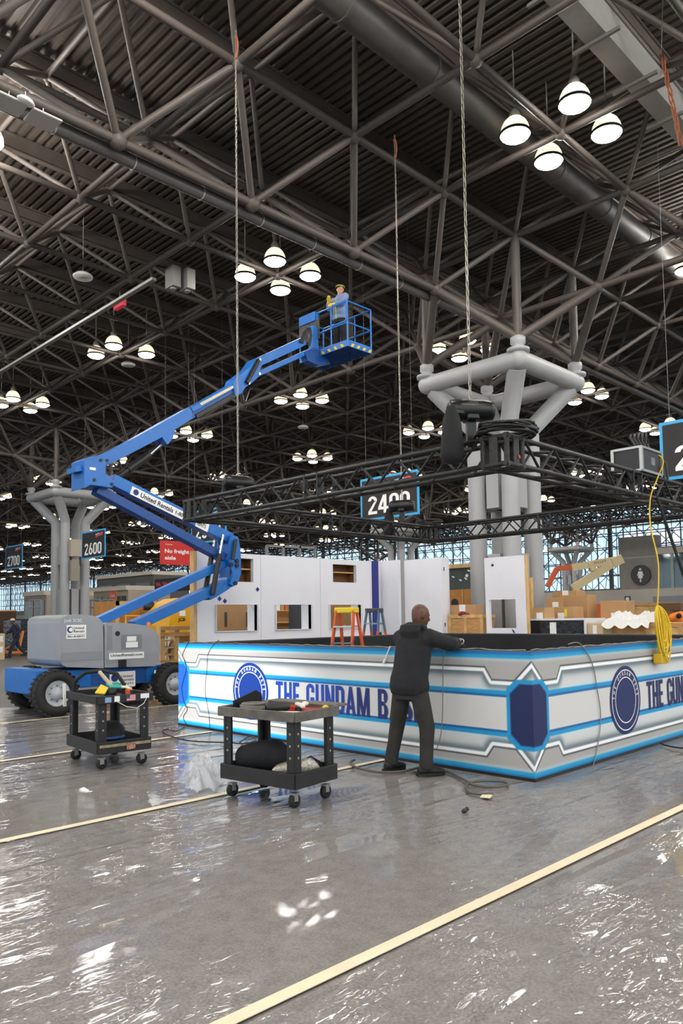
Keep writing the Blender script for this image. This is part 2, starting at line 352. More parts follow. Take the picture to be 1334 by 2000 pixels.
for i in NI:
    for j in NJ:
        u, t, l = U(i, j), T(i, j), L(i, j)
        if u.x < XW-1: chords.append((u, U(i+1, j), .075))
        chords.append((u, U(i, j+1), .075)); nodes.append((u, .14))
        if t.x < XW-2: chords.append((t, T(i+1, j), .06)); chords.append((t, T(i, j+1), .06)); nodes.append((t, .11))
        for a, c in ((0, 0), (1, 0), (0, 1), (1, 1)): diags.append((t, U(i+a, j+c), .058))
        if strip(i, j) and l.x < XW-2:
            nodes.append((l, .17))
            if strip(i+1, j) and j % 9 == 0: chords.append((l, L(i+1, j), .09))
            if strip(i, j+1) and i % 9 == 3: chords.append((l, L(i, j+1), .09))
            for a, c in ((0, 0), (1, 0), (0, 1), (1, 1)): diags.append((l, U(i+a, j+c), .072))
COLS = [(3, 0), (3, 9), (12, 9), (12, 18), (21, 9), (21, 18), (21, 27)]
ZC = 8.85
for ci, cj in COLS:
    for a in (0, 1):
        for c in (0, 1):
            p = U(ci+a, cj+c).copy(); p.z = ZC
            diags.append((p, U(ci+a, cj+c), .12))
            for e, f in ((0, 0), (-1, 0), (0, -1), (-1, -1)):
                if strip(ci+a+e, cj+c+f): diags.append((p, L(ci+a+e, cj+c+f), .12))
def vis(a, b): return any(in_view(a+(b-a)*t, 5) for t in (0, .25, .5, .75, 1))
def split(lst, n):
    s = sorted(lst, key=lambda m: (not vis(m[0], m[1]), ((m[0]+m[1])/2-CAM).length)); return s[:n], s[n:]
far = G()
for name, lst in (('chord_tube', chords), ('diagonal_tube', diags)):
    near, rest = split(lst, 300)
    for a, b_, r in near: member(name, a, b_, r)
    for a, b_, r in rest:
        if vis(a, b_): far.tube(a, b_, r*1.05, n=6 if (a-CAM).length < 60 else 4, caps=False)
nodes.sort(key=lambda m: (not in_view(m[0]), (m[0]-CAM).length))
for p, r in nodes[:140]:
    o = obj('node_joint', node_me, parent=frame); o.location = p; o.scale = (r,)*3
for p, r in nodes[140:900]:
    if in_view(p): far.ball(p, r, 6)
fo = far.build('frame_tubes_far', MB_steel, frame); fo['kind'] = 'stuff'
g = G()
pur = G().box(-22, XW, -.05, .05, 0, .05).box(-22, XW, -.012, .012, .05, .3).box(-22, XW, -.05, .05, .3, .35).mesh('purlin'); pur.materials.append(MB_steel)
for j in range(-6, 66):
    for h in (.5,):
        o = obj('roof_purlin', pur, parent=deck); o.location = (0, UY+(j+h)*S, -.37)
# ducts and pipes
def duct(name, lab, y, z, r, m, x0=-15, x1=XW-1, bands=0):
    t = thing(name, lab, 'duct', (x0, y, z-r)); G().tube((x0, y, z), (x1, y, z), r, n=20).build('duct_pipe', m, t)
    if bands:
        x = x0
        while x < x1:
            if in_view((x, y, z)): G().tube((x-.03, y, z), (x+.03, y, z), r+.02, n=20).build('band', m, t)
            x += bands
    return t
_k = onZ(870, 165, ZU+.35); zdu = ZU+.6; yd = _k.y*(zdu-CAM_H)/(ZU+.35-CAM_H)
duct('round_duct', 'large round spiral duct running through the roof frame above the near lamps', yd, zdu, .3, mat('duct_dark', '#45423f', .5, var=.1), bands=2.4)
duct('sprinkler_main', 'long steel pipe with white clamps along the lower frame chord', UY+.5*S+.31, ZL-.06, .13, mat('pipe_paint', '#565250', .5), bands=0)
cl = G().tube((-.012, 0, 0), (.012, 0, 0), .14, n=16).mesh('clamp'); cl.materials.append(mat('clamp_white', '#9a9792', .5))
pt = bpy.data.objects['sprinkler_main']
for k in range(14):
    x = 4+k*1.52; o = obj('clamp', cl, parent=pt); o.location = (x+15, 0, .13)
ZB = ZU+.45; yb = onZ(1062, 0, ZB).y; ya = onZ(1128, 0, ZB).y
t = thing('rectangular_duct', 'pale grey rectangular air duct under the roof deck', 'duct', (5, (ya+yb)/2, ZB))
M_duct = mat('duct_light', '#8d8a86', .5, var=.05)
G().box(5, 40, ya, yb, ZB, ZB+.6).build('duct_body', M_duct, t)
for k in range(14):
    x = 8+k*1.6; G().box(x-.03, x+.03, ya-.25, yb+.25, ZB-.06, ZB).build('hanger_rail', mat('strut_grey', '#6d6a66', .5), t)
# conduit tray along Y under the lower chords
a = onZ(0, 727, ZL-.3); b_ = onZ(440, 490, ZL-.3)
tag(G().beam((a.x, 16, ZL-.3), (a.x, 70, ZL-.3), .12, .07).build('cable_tray', mat('galvanised', '#8f8c88', .4, .4)), 'thin galvanised cable tray hung under the roof frame', 'cable tray')

# ---------------------------------------------------------------- columns with square capitals
def column(ci, cj, label):
    c = (U(ci, cj)+U(ci+1, cj+1))/2; t = thing('tube_column', label, 'column', (c.x, c.y, 0)); ZR = 8.28
    for a in (-1, 1):
        for d in (-1, 1):
            p = Vector((c.x+a*.56, c.y+d*.56, 0)); q = Vector((c.x+a*S/2, c.y+d*S/2, ZR))
            G().pipe([p, p+Vector((0, 0, 6.75)), p+Vector((a*.03, d*.03, 6.95)), p+(q-p)*1.0-Vector((a*.12, d*.12, .15))], .25, 20).build('column_tube', M_grey, t)
            G().lathe([(.001, -.3), (.3, -.28), (.3, -.2), (.16, -.18), (.15, -.1), (.2, -.05), (.2, .1), (.1, .17), (.001, .18)], (q.x, q.y, ZC-.1), n=16).build('capital_joint', M_grey, t)
            G().ball(q, .262, 16).build('corner_elbow', M_grey, t)
    for a, d in (((-1, -1), (1, -1)), ((1, -1), (1, 1)), ((1, 1), (-1, 1)), ((-1, 1), (-1, -1))):
        G().tube((c.x+a[0]*S/2, c.y+a[1]*S/2, ZR), (c.x+d[0]*S/2, c.y+d[1]*S/2, ZR), .25, n=20, caps=False).build('ring_tube', M_grey, t)
    for z0, z1 in ((1.2, 3.3), (4.6, 5.6)):
        G().box(c.x-.2, c.x+.2, c.y-.62, c.y+.62, z0, z1).build('web_panel', M_grey, t)
        G().box(c.x-.62, c.x+.62, c.y-.2, c.y+.2, z0, z1).build('web_panel', M_grey, t)
    return t
for (ci, cj), lab in zip(COLS, ['grey four-tube column with square tube capital behind the white panels', 'grey four-tube column with square capital behind the boom lift', 'grey four-tube column far behind the booth back wall', 'distant grey four-tube column beyond the crates', 'distant grey column with square capital before the window wall', 'distant grey column in front of the glazed wall, middle bay', 'most distant grey column by the glazed wall']):
    column(ci, cj, lab)
# electrical boxes on the near-left column
c = (U(3, 9)+U(4, 10))/2
t = thing('electrical_box', 'pair of beige electrical boxes on the column behind the boom lift', 'electrical box', (c.x-.2, c.y-.95, 4.0))
G().box(c.x-.5, c.x+.1, c.y-1.1, c.y-.83, 5.0, 5.9).build('upper_box', mat('box_beige', '#a59c8a', .6), t)
G().box(c.x-.45, c.x, c.y-1.08, c.y-.83, 3.7, 4.8).build('lower_box', mat('box_beige2', '#8d8576', .6), t)

# ---------------------------------------------------------------- far glazed wall
M_mul = mat('mullion', '#3c4248', .5)
wall = struct(thing('wall_far', None, None, (XW, 20, 0)))
SY = 1.524
M_glass = bpy.data.materials.new('window_glass'); M_glass.use_nodes = True; nt = M_glass.node_tree; nt.nodes.clear()
o_ = nt.nodes.new('ShaderNodeOutputMaterial'); tr = nt.nodes.new('ShaderNodeBsdfTransparent'); gl = nt.nodes.new('ShaderNodeBsdfGlossy'); mx = nt.nodes.new('ShaderNodeMixShader')
tr.inputs[0].default_value = (.86, .95, 1, 1); gl.inputs['Roughness'].default_value = .05; mx.inputs[0].default_value = .06
nt.links.new(tr.outputs[0], mx.inputs[1]); nt.links.new(gl.outputs[0], mx.inputs[2]); nt.links.new(mx.outputs[0], o_.inputs[0])
def opaque_bay(y, z): return (30 < y < 37.4 and z < 9.4) or z < 4.2
mul_v = G().box(-.06, .06, -.05, .05, 0, 1).mesh('mullion_unit'); mul_v.materials.append(M_mul)
pane = G().box(-.008, .008, -.5, .5, -.5, .5).mesh('pane_unit'); pane.materials.append(M_glass)
ys = [20+k*SY for k in range(128)]; zs = [4.2+k*SY for k in range(6)]+[13.3]
for k, y in enumerate(ys):
    o = obj('mullion', mul_v, parent=wall); o.location = (0, y-20, 4.2); o.scale = (1, 1, 9.1)
    if k % 6 == 0: o.scale = (2.5, 4, 9.1)
tr_me = G().box(-.07, .07, 0, 194, -.05, .05).mesh('transom'); tr_me.materials.append(M_mul)
for z in zs: o = obj('transom', tr_me, parent=wall); o.location = (0, 0, z)
npane = 0; rest = G()
for y in ys[:-1]:
    for z0, z1 in zip(zs[:-1], zs[1:]):
        if opaque_bay(y+.7, z0): continue
        if npane < 300:
            o = obj('pane', pane, parent=wall); o.location = (0, y+SY/2-20, (z0+z1)/2); o.scale = (1, SY-.1, z1-z0-.1); npane += 1
        else: rest.box(XW-.008, XW+.008, y+.05, y+SY-.05, z0+.05, z1-.05)
rest.build('panes_far', M_glass, wall)['kind'] = 'stuff'
# lattice of thin tubes that stiffens the glazing, outside face
lat = G(); y = 20.0
while y < 212:
    for z in (4.2, 7.2, 10.2):
        for (ya_, za_), (yb_, zb_) in (((0, 0), (3.05, 3)), ((3.05, 0), (0, 3)), ((0, 0), (3.05, 0)), ((0, 0), (0, 3)), ((0, 1.5), (3.05, 1.5)), ((1.5, 0), (1.5, 3)), ((0, 1.5), (1.5, 3)), ((1.5, 0), (3.05, 1.5))):
            lat.tube((XW+1.6, y+ya_, z+za_), (XW+1.6+(.8 if ya_ else 0), y+yb_, z+zb_), .05, n=4, caps=False)
    y += 3.05
lat.build('glazing_lattice', mat('lattice', '#6a7a86', .5), wall)['kind'] = 'stuff'
low = mat('beige_wall', '#b4ab9c', .8, var=.06, vscale=.5)
G().box(XW-.1, XW+.2, 20, 214, 0, 3.3).build('lower_wall', low, wall)
G().box(XW-.35, XW+.2, 20, 214, 3.3, 4.2).build('sill_band', mat('sill_grey', '#6f6b66', .7), wall)
# concrete wash-room block with round sign
ay = onX(1334, 1100, XW-1.2).y-4; by = onX(1209, 1100, XW-1.2).y
zt = onX(1215, 1050, XW-1.2).z; zl0 = onX(1215, 1090, XW-1.2).z; zb0 = onX(1215, 1152, XW-1.2).z
blk = struct(thing('wall_restroom', None, None, (XW-1.2, by, 0)))
yr = onX(1284, 1100, XW-1.2).y
G().box(XW-1.2, XW, yr, by, zl0+.12, zt).build('concrete_panel', M_conc, blk)
G().box(XW-1.2, XW, yr, by, zb0, zl0-.12).build('concrete_panel', M_conc, blk)
G().box(XW-1.1, XW, yr, by, zl0-.12, zl0+.12).build('joint_band', mat('conc_light', '#a39d95', .8), blk)
G().box(XW-1.2, XW, ay, yr, onX(1300, 1081, XW-1.2).z, onX(1300, 1078, XW-1.2).z+.5).build('window_head', mat('conc_light2', '#c3bdb2', .7), blk)
G().box(XW-.2, XW, ay, yr, zb0, zl0+1).build('room_back', mat('room_dark', '#4a5652', .6), blk)
for k in range(4):
    yy = ay+(yr-ay)*(k+.5)/4
    G().box(XW-1.15, XW-1.1, yy-(yr-ay)/8+.05, yy+(yr-ay)/8-.05, zb0, zl0+.3).build('pane', M_glass, blk)
G().box(XW-1.15, XW-.9, yr-1.6, yr-1.3, zb0, zl0+.3).build('window_post', mat('post_pale', '#a8b0a8', .6), blk)
G().box(XW-1.4, XW, ay, by+12, 0, zb0).build('base_wall', mat('base_beige', '#b9b2a6', .8, var=.05, vscale=.4), blk)
G().box(XW-1.45, XW-1.4, ay, yr+.5, zb0-2.8, zb0-.8).build('shutter', mat('shutter_grey', '#8a8d92', .6), blk)
sc_ = onX(1252, 1123, XW-1.3); rr = 19.5/FPX*(sc_.x+sc_.y)/2**.5
sg = thing('restroom_sign', 'round dark grey sign with white standing woman figure on concrete', 'sign', (XW-1.3, sc_.y, sc_.z-rr))
G().tube((XW-1.2, sc_.y, sc_.z), (XW-1.45, sc_.y, sc_.z), rr, n=40).build('sign_disc', mat('sign_charcoal', '#3b3b3d', .5), sg)
def figure(y, z, h, x):
    g = G(); k = h/2
    pts = [(-.10, -1), (-.10, -.42), (-.34, -.42), (-.2, .25), (-.34, -.12), (-.44, -.08), (-.27, .5), (.27, .5), (.44, -.08), (.34, -.12), (.2, .25), (.34, -.42), (.10, -.42), (.10, -1), (.02, -1), (.02, -.42), (-.02, -.42), (-.02, -1)]
    g.prism([(x, y-a*k, z+b*k) for a, b in [(-.10, -1), (-.02, -1), (-.02, -.42), (.02, -.42), (.02, -1), (.10, -1), (.10, -.42), (.34, -.42), (.2, .2), (.36, -.14), (.45, -.08), (.27, .5), (-.27, .5), (-.45, -.08), (-.36, -.14), (-.2, .2), (-.34, -.42), (-.10, -.42)]], (-.02, 0, 0))
    g.tube((x, y, z+.78*k), (x-.02, y, z+.78*k), .16*k, n=16); return g
figure(sc_.y, sc_.z, rr*1.45, XW-1.45).build('woman_figure', M_wink, sg)
p = onX(1226, 1170, XW-1.42)
s2 = thing('small_restroom_sign', 'small dark square sign with white oval below the round sign', 'sign', (p.x, p.y, p.z-.3))
G().box(p.x-.03, p.x, p.y-.33, p.y+.33, p.z-.3, p.z+.3).build('plate', mat('sign_charcoal2', '#444446', .5), s2)
G().tube((p.x-.03, p.y, p.z), (p.x-.05, p.y, p.z), .2, n=20).build('oval', M_wink, s2)
# ================================================================ HIGH-BAY LAMPS
M_lens = mat('lamp_lens', '#ffffff', .5, emit=LAMP_POWER, ecol='#fffaf3')
M_shade = mat('lamp_shade', '#e8e0cc', .35, emit=SHADE_GLOW, ecol='#ffe9c4', bump=.6, bscale=60, stretch=(1, 1, .02))
M_house = mat('lamp_housing', '#8a8884', .45, .3)
def make_lamp():
    t = thing('high_bay_lamp', 'round high-bay lamp with ribbed glass shade and dark rim under the roof', 'lamp', group='high-bay lamps under the roof')
    G().lathe([(.31, .03), (.305, .1), (.28, .2), (.235, .29), (.17, .36), (.12, .38), (.1, .385)], n=28).build('shade', M_shade, t, local=True)
    G().lathe([(.001, -.085), (.12, -.075), (.22, -.045), (.285, -.005), (.308, .03)], n=18).build('lens', M_lens, t, local=True)
    G().lathe([(.308, .015), (.325, .02), (.325, .07), (.308, .075)], n=28, smooth=False).build('rim_band', M_blk_matte, t, local=True)
    G().lathe([(.1, .37), (.12, .42), (.1, .52), (.05, .6), (.001, .6)], n=16).build('ballast_housing', M_house, t, local=True)
    G().tube((0, 0, .58), (0, 0, 1.88), .018, n=6).build('stem', M_house, t, local=True)
    return t
lamp0 = None; nl = 0; lamps = []
for a in range(-3, 9):
    for b2 in range(-3, 22):
        u = U(2+3*a, -1+3*b2)
        if u.x > XW-2: continue
        for dx, dy in ((.676, .676), (-.676, -.676), (.676, -.676), (-.676, .676)):
            if a == 0 and b2 == 2 and dx > 0 and dy > 0: continue      # a round speaker hangs here instead
            p = Vector((u.x+dx, u.y+dy, ZU-.05)); v = in_view(p, 20)
            if v or (p-CAM).length < 34: lamps.append((not v, (p-CAM).length, p))
lamps.sort(key=lambda q: (q[0], q[1]))
far = G(); seen = 0
for hidden, dist, p in lamps:
    if not hidden: seen += 1
    if hidden or seen > 300:
        far.lathe([(.001, -.12), (.22, -.075), (.302, .04)], p, n=10); far.lathe([(.302, .04), (.29, .2), (.12, .42), (.02, .44)], p, n=10); continue
    if lamp0 is None: lamp0 = make_lamp(); lamp0.location = p
    else: clone(lamp0, p)
if far.v: tag(far.build('far_lamps', M_lens), 'most distant and out-of-sight roof lamps, too small to tell apart', 'lamp', kind='stuff')
print('lamps', len(lamps), 'seen', seen)

# ================================================================ BOOTH COUNTER
BX0, BX1, BY0, BY1, BH = 6.52, 12.62, 3.96, 10.08, 1.22
def srgb(h): return np.array([int(h[i:i+2], 16)/255 for i in (1, 3, 5)])
def to_lin(c): return np.where(c <= .04045, c/12.92, ((c+.055)/1.055)**2.4)
def seg_dist(u, v, P):
    best = np.full(u.shape, 9.0); side = np.zeros(u.shape)
    for (x0, y0), (x1, y1) in zip(P[:-1], P[1:]):
        dx, dy = x1-x0, y1-y0; t = np.clip(((u-x0)*dx+(v-y0)*dy)/(dx*dx+dy*dy), 0, 1)
        d = np.hypot(u-(x0+t*dx), v-(y0+t*dy)); s = (dx*(v-y0)-dy*(u-x0)); m = d < best
        best = np.where(m, d, best); side = np.where(m, np.sign(s), side)
    return best*np.where(side >= 0, 1, -1)
def sstep(a, b, x): t = np.clip((x-a)/(b-a), 0, 1); return t*t*(3-2*t)
def print_colors(u, v, Lu, lit=False):                 # u,v in metres, u measured from either end
    u = np.minimum(u, Lu-u); H = BH; col = np.ones(u.shape+(3,))*srgb('#cfcdca')
    def lay(c, a): nonlocal col; col = col*(1-a[..., None])+srgb(c)*a[..., None]
    top = [(0, .925*H), (.2, .765*H), (.46, .765*H), (.54, .868*H), (9, .868*H)]
    bot = [(0, .055*H), (.2, .225*H), (.46, .225*H), (.54, .135*H), (9, .135*H)]
    dt = seg_dist(u, v, top); db = -seg_dist(u, v, bot)       # positive above/outside
    lay('#a7a4a1', (dt > 0)*1.0); lay('#a7a4a1', (db > 0)*1.0)
    for d in (dt, db):
        lay('#51626b', np.where(d < 0, np.exp(-((d+.055)/.045)**2)*.8, 0)); lay('#f4f5f5', sstep(-.05, -.038, d)*(d < 0)); lay('#15181a', np.exp(-(d/.008)**2)*.9)
    for vc, up in ((.65, 1), (.345, -1)):     # cyan rails
        d = (v-vc*H)*up; on = sstep(.28, .30, u)
        lay('#bfe3f2', np.exp(-np.clip(d, 0, 9)/.05)*(d > 0)*.8*on); lay('#1093c8', sstep(.034, .022, np.abs(d-.012))*on); lay('#0a5f9e', sstep(.016, .008, np.abs(d+.012))*on)
    def octa(k): 
        P = [(.14, .74), (.25, .66), (.25, .34), (.14, .26)]
        au = u-k; d = np.maximum.reduce([au-.25, v-.74*H-k, .26*H-k-v, ((au-.14)*.08*H*1.0+(v-.74*H-k)*.11)/math.hypot(.11, .08*H), ((au-.14)*.08*H-(v-.26*H+k)*.11)/math.hypot(.11, .08*H)])
        return d
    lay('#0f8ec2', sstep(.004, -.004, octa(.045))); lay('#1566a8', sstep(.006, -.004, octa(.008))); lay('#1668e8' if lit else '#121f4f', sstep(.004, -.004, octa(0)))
    for vv in (v, H-v):                       # cyan bands along both edges
        lay('#c8e2ec', sstep(.12, .06, vv)*.55); lay('#1696c6', sstep(.085, .055, vv)); lay('#0b6ba6', sstep(.045, .02, vv))
    lay('#1d1f22', sstep(.016, .012, v)); return to_lin(col)
def print_mat():
    m = bpy.data.materials.new('fabric_print'); m.use_nodes = True; nt = m.node_tree; b = nt.nodes['Principled BSDF']; b.inputs['Roughness'].default_value = .6
    a = nt.nodes.new('ShaderNodeAttribute'); a.attribute_name = 'ink'; g = nt.nodes.new('ShaderNodeAttribute'); g.attribute_name = 'glow'
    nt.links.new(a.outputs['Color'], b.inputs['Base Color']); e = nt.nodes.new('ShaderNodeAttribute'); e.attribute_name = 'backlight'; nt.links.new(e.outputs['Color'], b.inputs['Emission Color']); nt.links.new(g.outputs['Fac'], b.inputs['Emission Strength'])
    w = nt.nodes.new('ShaderNodeTexNoise'); w.inputs['Scale'].default_value = 260; bp = nt.nodes.new('ShaderNodeBump'); bp.inputs['Strength'].default_value = .12; bp.inputs['Distance'].default_value = .002
    nt.links.new(w.outputs['Fac'], bp.inputs['Height']); nt.links.new(bp.outputs[0], b.inputs['Normal']); return m
M_print = print_mat()
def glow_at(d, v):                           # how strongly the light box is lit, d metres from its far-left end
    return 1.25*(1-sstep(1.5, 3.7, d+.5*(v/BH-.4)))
booth = thing('booth_counter', 'square booth counter with printed white, grey and cyan light-box walls and navy lettering', 'booth counter', ((BX0+BX1)/2, (BY0+BY1)/2, 0))
def face(name, origin, du, Lu, lit, label):
    nu, nv = int(Lu/.008), int(BH/.008); uu = np.linspace(0, Lu, nu+1); vv = np.linspace(0, BH, nv+1); Ug, Vg = np.meshgrid(uu, vv, indexing='ij')
    P = np.array(origin)+Ug[..., None]*np.array(du)+Vg[..., None]*np.array((0, 0, 1.0))-np.array(world_loc(booth))
    idx = (np.arange(nu)[:, None]*(nv+1)+np.arange(nv)[None, :]).ravel(); F = np.stack([idx, idx+nv+1, idx+nv+2, idx+1], -1)
    if lit: F = F[:, ::-1]
    me = bpy.data.meshes.new(name); me.vertices.add((nu+1)*(nv+1)); me.vertices.foreach_set('co', P.ravel())
    me.loops.add(F.size); me.loops.foreach_set('vertex_index', F.ravel()); me.polygons.add(len(F)); me.polygons.foreach_set('loop_start', np.arange(0, F.size, 4)); me.update()
    c = print_colors(Ug, Vg, Lu); a = me.color_attributes.new('ink', 'FLOAT_COLOR', 'POINT'); a.data.foreach_set('color', np.concatenate([c, np.ones(c.shape[:2]+(1,))], -1).ravel())
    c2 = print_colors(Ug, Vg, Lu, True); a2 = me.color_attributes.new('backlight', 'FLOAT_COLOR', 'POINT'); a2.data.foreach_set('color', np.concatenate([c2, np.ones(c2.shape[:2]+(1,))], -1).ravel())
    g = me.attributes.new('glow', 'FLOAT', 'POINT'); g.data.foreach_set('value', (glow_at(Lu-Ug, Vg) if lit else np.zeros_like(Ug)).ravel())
    me.materials.append(M_print); o = obj(name, me, parent=booth); o['label'] = label; return o
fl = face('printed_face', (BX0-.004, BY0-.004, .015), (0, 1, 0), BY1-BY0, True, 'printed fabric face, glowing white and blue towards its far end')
fr = face('printed_face', (BX0-.004, BY0-.004, .015), (1, 0, 0), BX1-BX0, False, 'unlit printed fabric face in grey, white and cyan')
T = .12
M_rail = mat('counter_rail', '#4b4b4d', .45, .3); M_in = mat('inner_black', '#17171a', .7, var=.2, vscale=2)
for nm, bx in (('front_frame', (BX0, BX0+T, BY0, BY1)), ('front_frame', (BX0+T, BX1, BY0, BY0+T)), ('rear_frame', (BX0+T, BX1, BY1-T, BY1)), ('rear_frame', (BX1-T, BX1, BY0+T, BY1-T))):
    G().box(*bx, .006, BH).build(nm, M_in, booth)
    G().box(bx[0]+.005, bx[1]-.005, bx[2]+.005, bx[3]-.005, BH, BH+.018).build('top_rail', M_rail, booth)
G().box(BX0-.012, BX0, BY0-.012, BY1, 0, .03).build('base_strip', M_black, booth); G().box(BX0, BX1, BY0-.012, BY0, 0, .03).build('base_strip', M_black, booth)
# loose fabric edge lying along the top
g = G()
for (ax, ay, bx, by) in ((BX0+.05, BY0+.1, BX0+.05, BY1-.1), (BX0+.1, BY0+.05, BX1-.1, BY0+.05)):
    pts = [Vector((ax+(bx-ax)*t/60+random.uniform(-.012, .012), ay+(by-ay)*t/60+random.uniform(-.012, .012), BH+.024+random.uniform(0, .012))) for t in range(61)]
    g.pipe(pts, .012, 5, flat=.5)
g.build('fabric_edge', mat('fabric_edge', '#8d8780', .8, var=.4, vscale=8), booth)
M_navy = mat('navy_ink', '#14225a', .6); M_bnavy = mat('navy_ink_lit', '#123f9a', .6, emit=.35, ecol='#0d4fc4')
def letter_ring(s, r, a0, a1, h, c, X, Y, m, parent, name):
    vs, fs = [], []; n = len(s); cu = bpy.data.curves.new('t', 'FONT'); cu.offset = .018; cu.resolution_u = 2; N = Vector(X).cross(Vector(Y))
    for k, ch in enumerate(s):
        if ch == ' ': continue
        cu.body = ch; t = bpy.data.objects.new('t', cu); me = bpy.data.meshes.new_from_object(t); bpy.data.objects.remove(t)
        a = np.zeros(len(me.vertices)*3); me.vertices.foreach_get('co', a); a = a.reshape(-1, 3); w = a[:, 0].max()+a[:, 0].min(); an = a0+(a1-a0)*k/(n-1)
        ca, sa = math.cos(an-math.pi/2), math.sin(an-math.pi/2); off = len(vs)
        for x, y, _ in a:
            lx = (x-w/2)*h*.82; ly = y*h*1.2+r
            vs.append(Vector(c)+Vector(X)*(lx*ca-ly*sa)+Vector(Y)*(lx*sa+ly*ca)+N*.004)
        fs += [tuple(i+off for i in p.vertices) for p in me.polygons]; bpy.data.meshes.remove(me)
    bpy.data.curves.remove(cu); return G().add(vs, fs).build(name, m, parent)
def emblem(c, X, parent, disc, white):
    X = Vector(X); Y = Vector((0, 0, 1)); N = X.cross(Y); c = Vector(c)
    e = G().tube(c, c+N*.003, .385, n=64).build('emblem_disc', disc, parent)
    for r0, r1, nm in ((.345, .333, 'outer_ring'), (.262, .25, 'inner_ring')):
        vs = [c+N*.0045+(X*math.cos(2*math.pi*k/64)+Y*math.sin(2*math.pi*k/64))*r for r in (r0, r1) for k in range(64)]
        G().add(vs, [(k, (k+1) % 64, 64+(k+1) % 64, 64+k) for k in range(64)]).build(nm, white, e)
    letter_ring('THE GUNDAM BASE', .28, R(172), R(8), .055, c+N*.001, X, Y, white, e, 'ring_lettering')
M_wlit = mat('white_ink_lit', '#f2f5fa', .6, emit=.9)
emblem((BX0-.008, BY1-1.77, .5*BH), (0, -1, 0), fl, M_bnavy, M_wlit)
emblem((BX0+1.97, BY0-.008, .5*BH), (1, 0, 0), fr, M_navy, M_wink)
# big lettering, each letter nudged heavier than the built-in face
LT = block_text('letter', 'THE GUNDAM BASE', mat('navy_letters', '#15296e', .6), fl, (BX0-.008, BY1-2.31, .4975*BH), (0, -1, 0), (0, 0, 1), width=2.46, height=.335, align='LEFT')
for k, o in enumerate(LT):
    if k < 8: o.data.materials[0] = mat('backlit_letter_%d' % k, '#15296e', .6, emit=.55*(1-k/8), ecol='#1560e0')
block_text('letter', 'THE GUNDAM BASE', M_navy, fr, (BX0+2.54, BY0-.008, .4975*BH), (1, 0, 0), (0, 0, 1), width=2.46, height=.335, align='LEFT')

# ================================================================ LIGHTING TRUSS on chain hoists
TX0, TX1, TY0, TY1, TZ, TH = 6.65, 12.3, 4.3, 9.75, 3.25, .14
truss = thing('lighting_truss', 'square black box-truss frame hung level above the booth', 'truss', ((TX0+TX1)/2, (TY0+TY1)/2, TZ-TH))
unitb = G().tube((0, 0, 0), (0, 0, 1), 1, n=8, caps=False).mesh('rod_unit'); M_truss = mat('truss_black', '#1c1b1b', .42, .2, var=.3, vscale=7); unitb.materials.append(M_truss)
def rod(name, a, b, r, parent):
    a = Vector(a); b = Vector(b); o = obj(name, unitb, parent=parent); d = b-a
    o.matrix_local = Matrix.Translation(a-world_loc(parent)) @ d.to_track_quat('Z', 'Y').to_matrix().to_4x4() @ Matrix.Diagonal((r, r, d.length, 1)); return o
for (x0, y0, x1, y1) in ((TX0, TY0, TX0, TY1), (TX0, TY0, TX1, TY0), (TX1, TY0, TX1, TY1), (TX0, TY1, TX1, TY1)):
    A = Vector((x0, y0, TZ)); B = Vector((x1, y1, TZ)); d = (B-A).normalized(); sd = Vector((-d.y, d.x, 0)); Ln = (B-A).length
    for a in (-1, 1):
        for b2 in (-1, 1): rod('chord', A+sd*TH*a+Vector((0, 0, TH*b2))+d*.17, B+sd*TH*a+Vector((0, 0, TH*b2))-d*.17, .029, truss)
    n = 18; st = (Ln-.4)/n
    for k in range(n):
        p, q = A+d*(.2+st*k), A+d*(.2+st*(k+1)); z0, z1 = (-TH, TH) if k % 2 else (TH, -TH)
        for a in (-1, 1): rod('brace', p+sd*TH*a+Vector((0, 0, z0)), q+sd*TH*a+Vector((0, 0, z1)), .015, truss)
        if k % 2 == 0:
            for b2 in (-1, 1): rod('brace', p+sd*TH+Vector((0, 0, TH*b2)), q-sd*TH+Vector((0, 0, TH*b2)), .015, truss)
    m2 = A+d*Ln*.5
    for f in (-.12, .12):
        for a in (-1, 1): G().obox(m2+d*f+sd*TH*a, d*.012, sd*.03, Vector((0, 0, TH+.02))).build('coupler_plate', M_truss, truss)
M_scuff = mat('scuffed_black', '#26241f', .5, .2, var=.9, vscale=26)
for x in (TX0, TX1):
    for y in (TY0, TY1):
        g = G()
        for a in (-1, 1):
            for b2 in (-1, 1):
                g.tube((x+a*TH, y+b2*TH, TZ-.17), (x+a*TH, y+b2*TH, TZ+.17), .028, n=10)
                g.tube((x-.17, y+a*TH, TZ+b2*TH), (x+.17, y+a*TH, TZ+b2*TH), .028, n=10); g.tube((x+a*TH, y-.17, TZ+b2*TH), (x+a*TH, y+.17, TZ+b2*TH), .028, n=10)
        for a in (-1, 1):
            g.obox((x+a*(TH+.02), y, TZ), (.006, 0, 0), (0, .05, 0), (0, 0, .15)); g.obox((x, y+a*(TH+.02), TZ), (.05, 0, 0), (0, .006, 0), (0, 0, .15))
        g.build('corner_block', M_scuff, truss)
G().tube((TX0+.04, TY0-.17, TZ-.06), (TX0+.04, TY0-.175, TZ-.06), .02, n=8).build('red_tag', mat('red_tag', '#c0201c', .5), truss)
M_hoist = mat('hoist_black', '#121213', .35, .2)
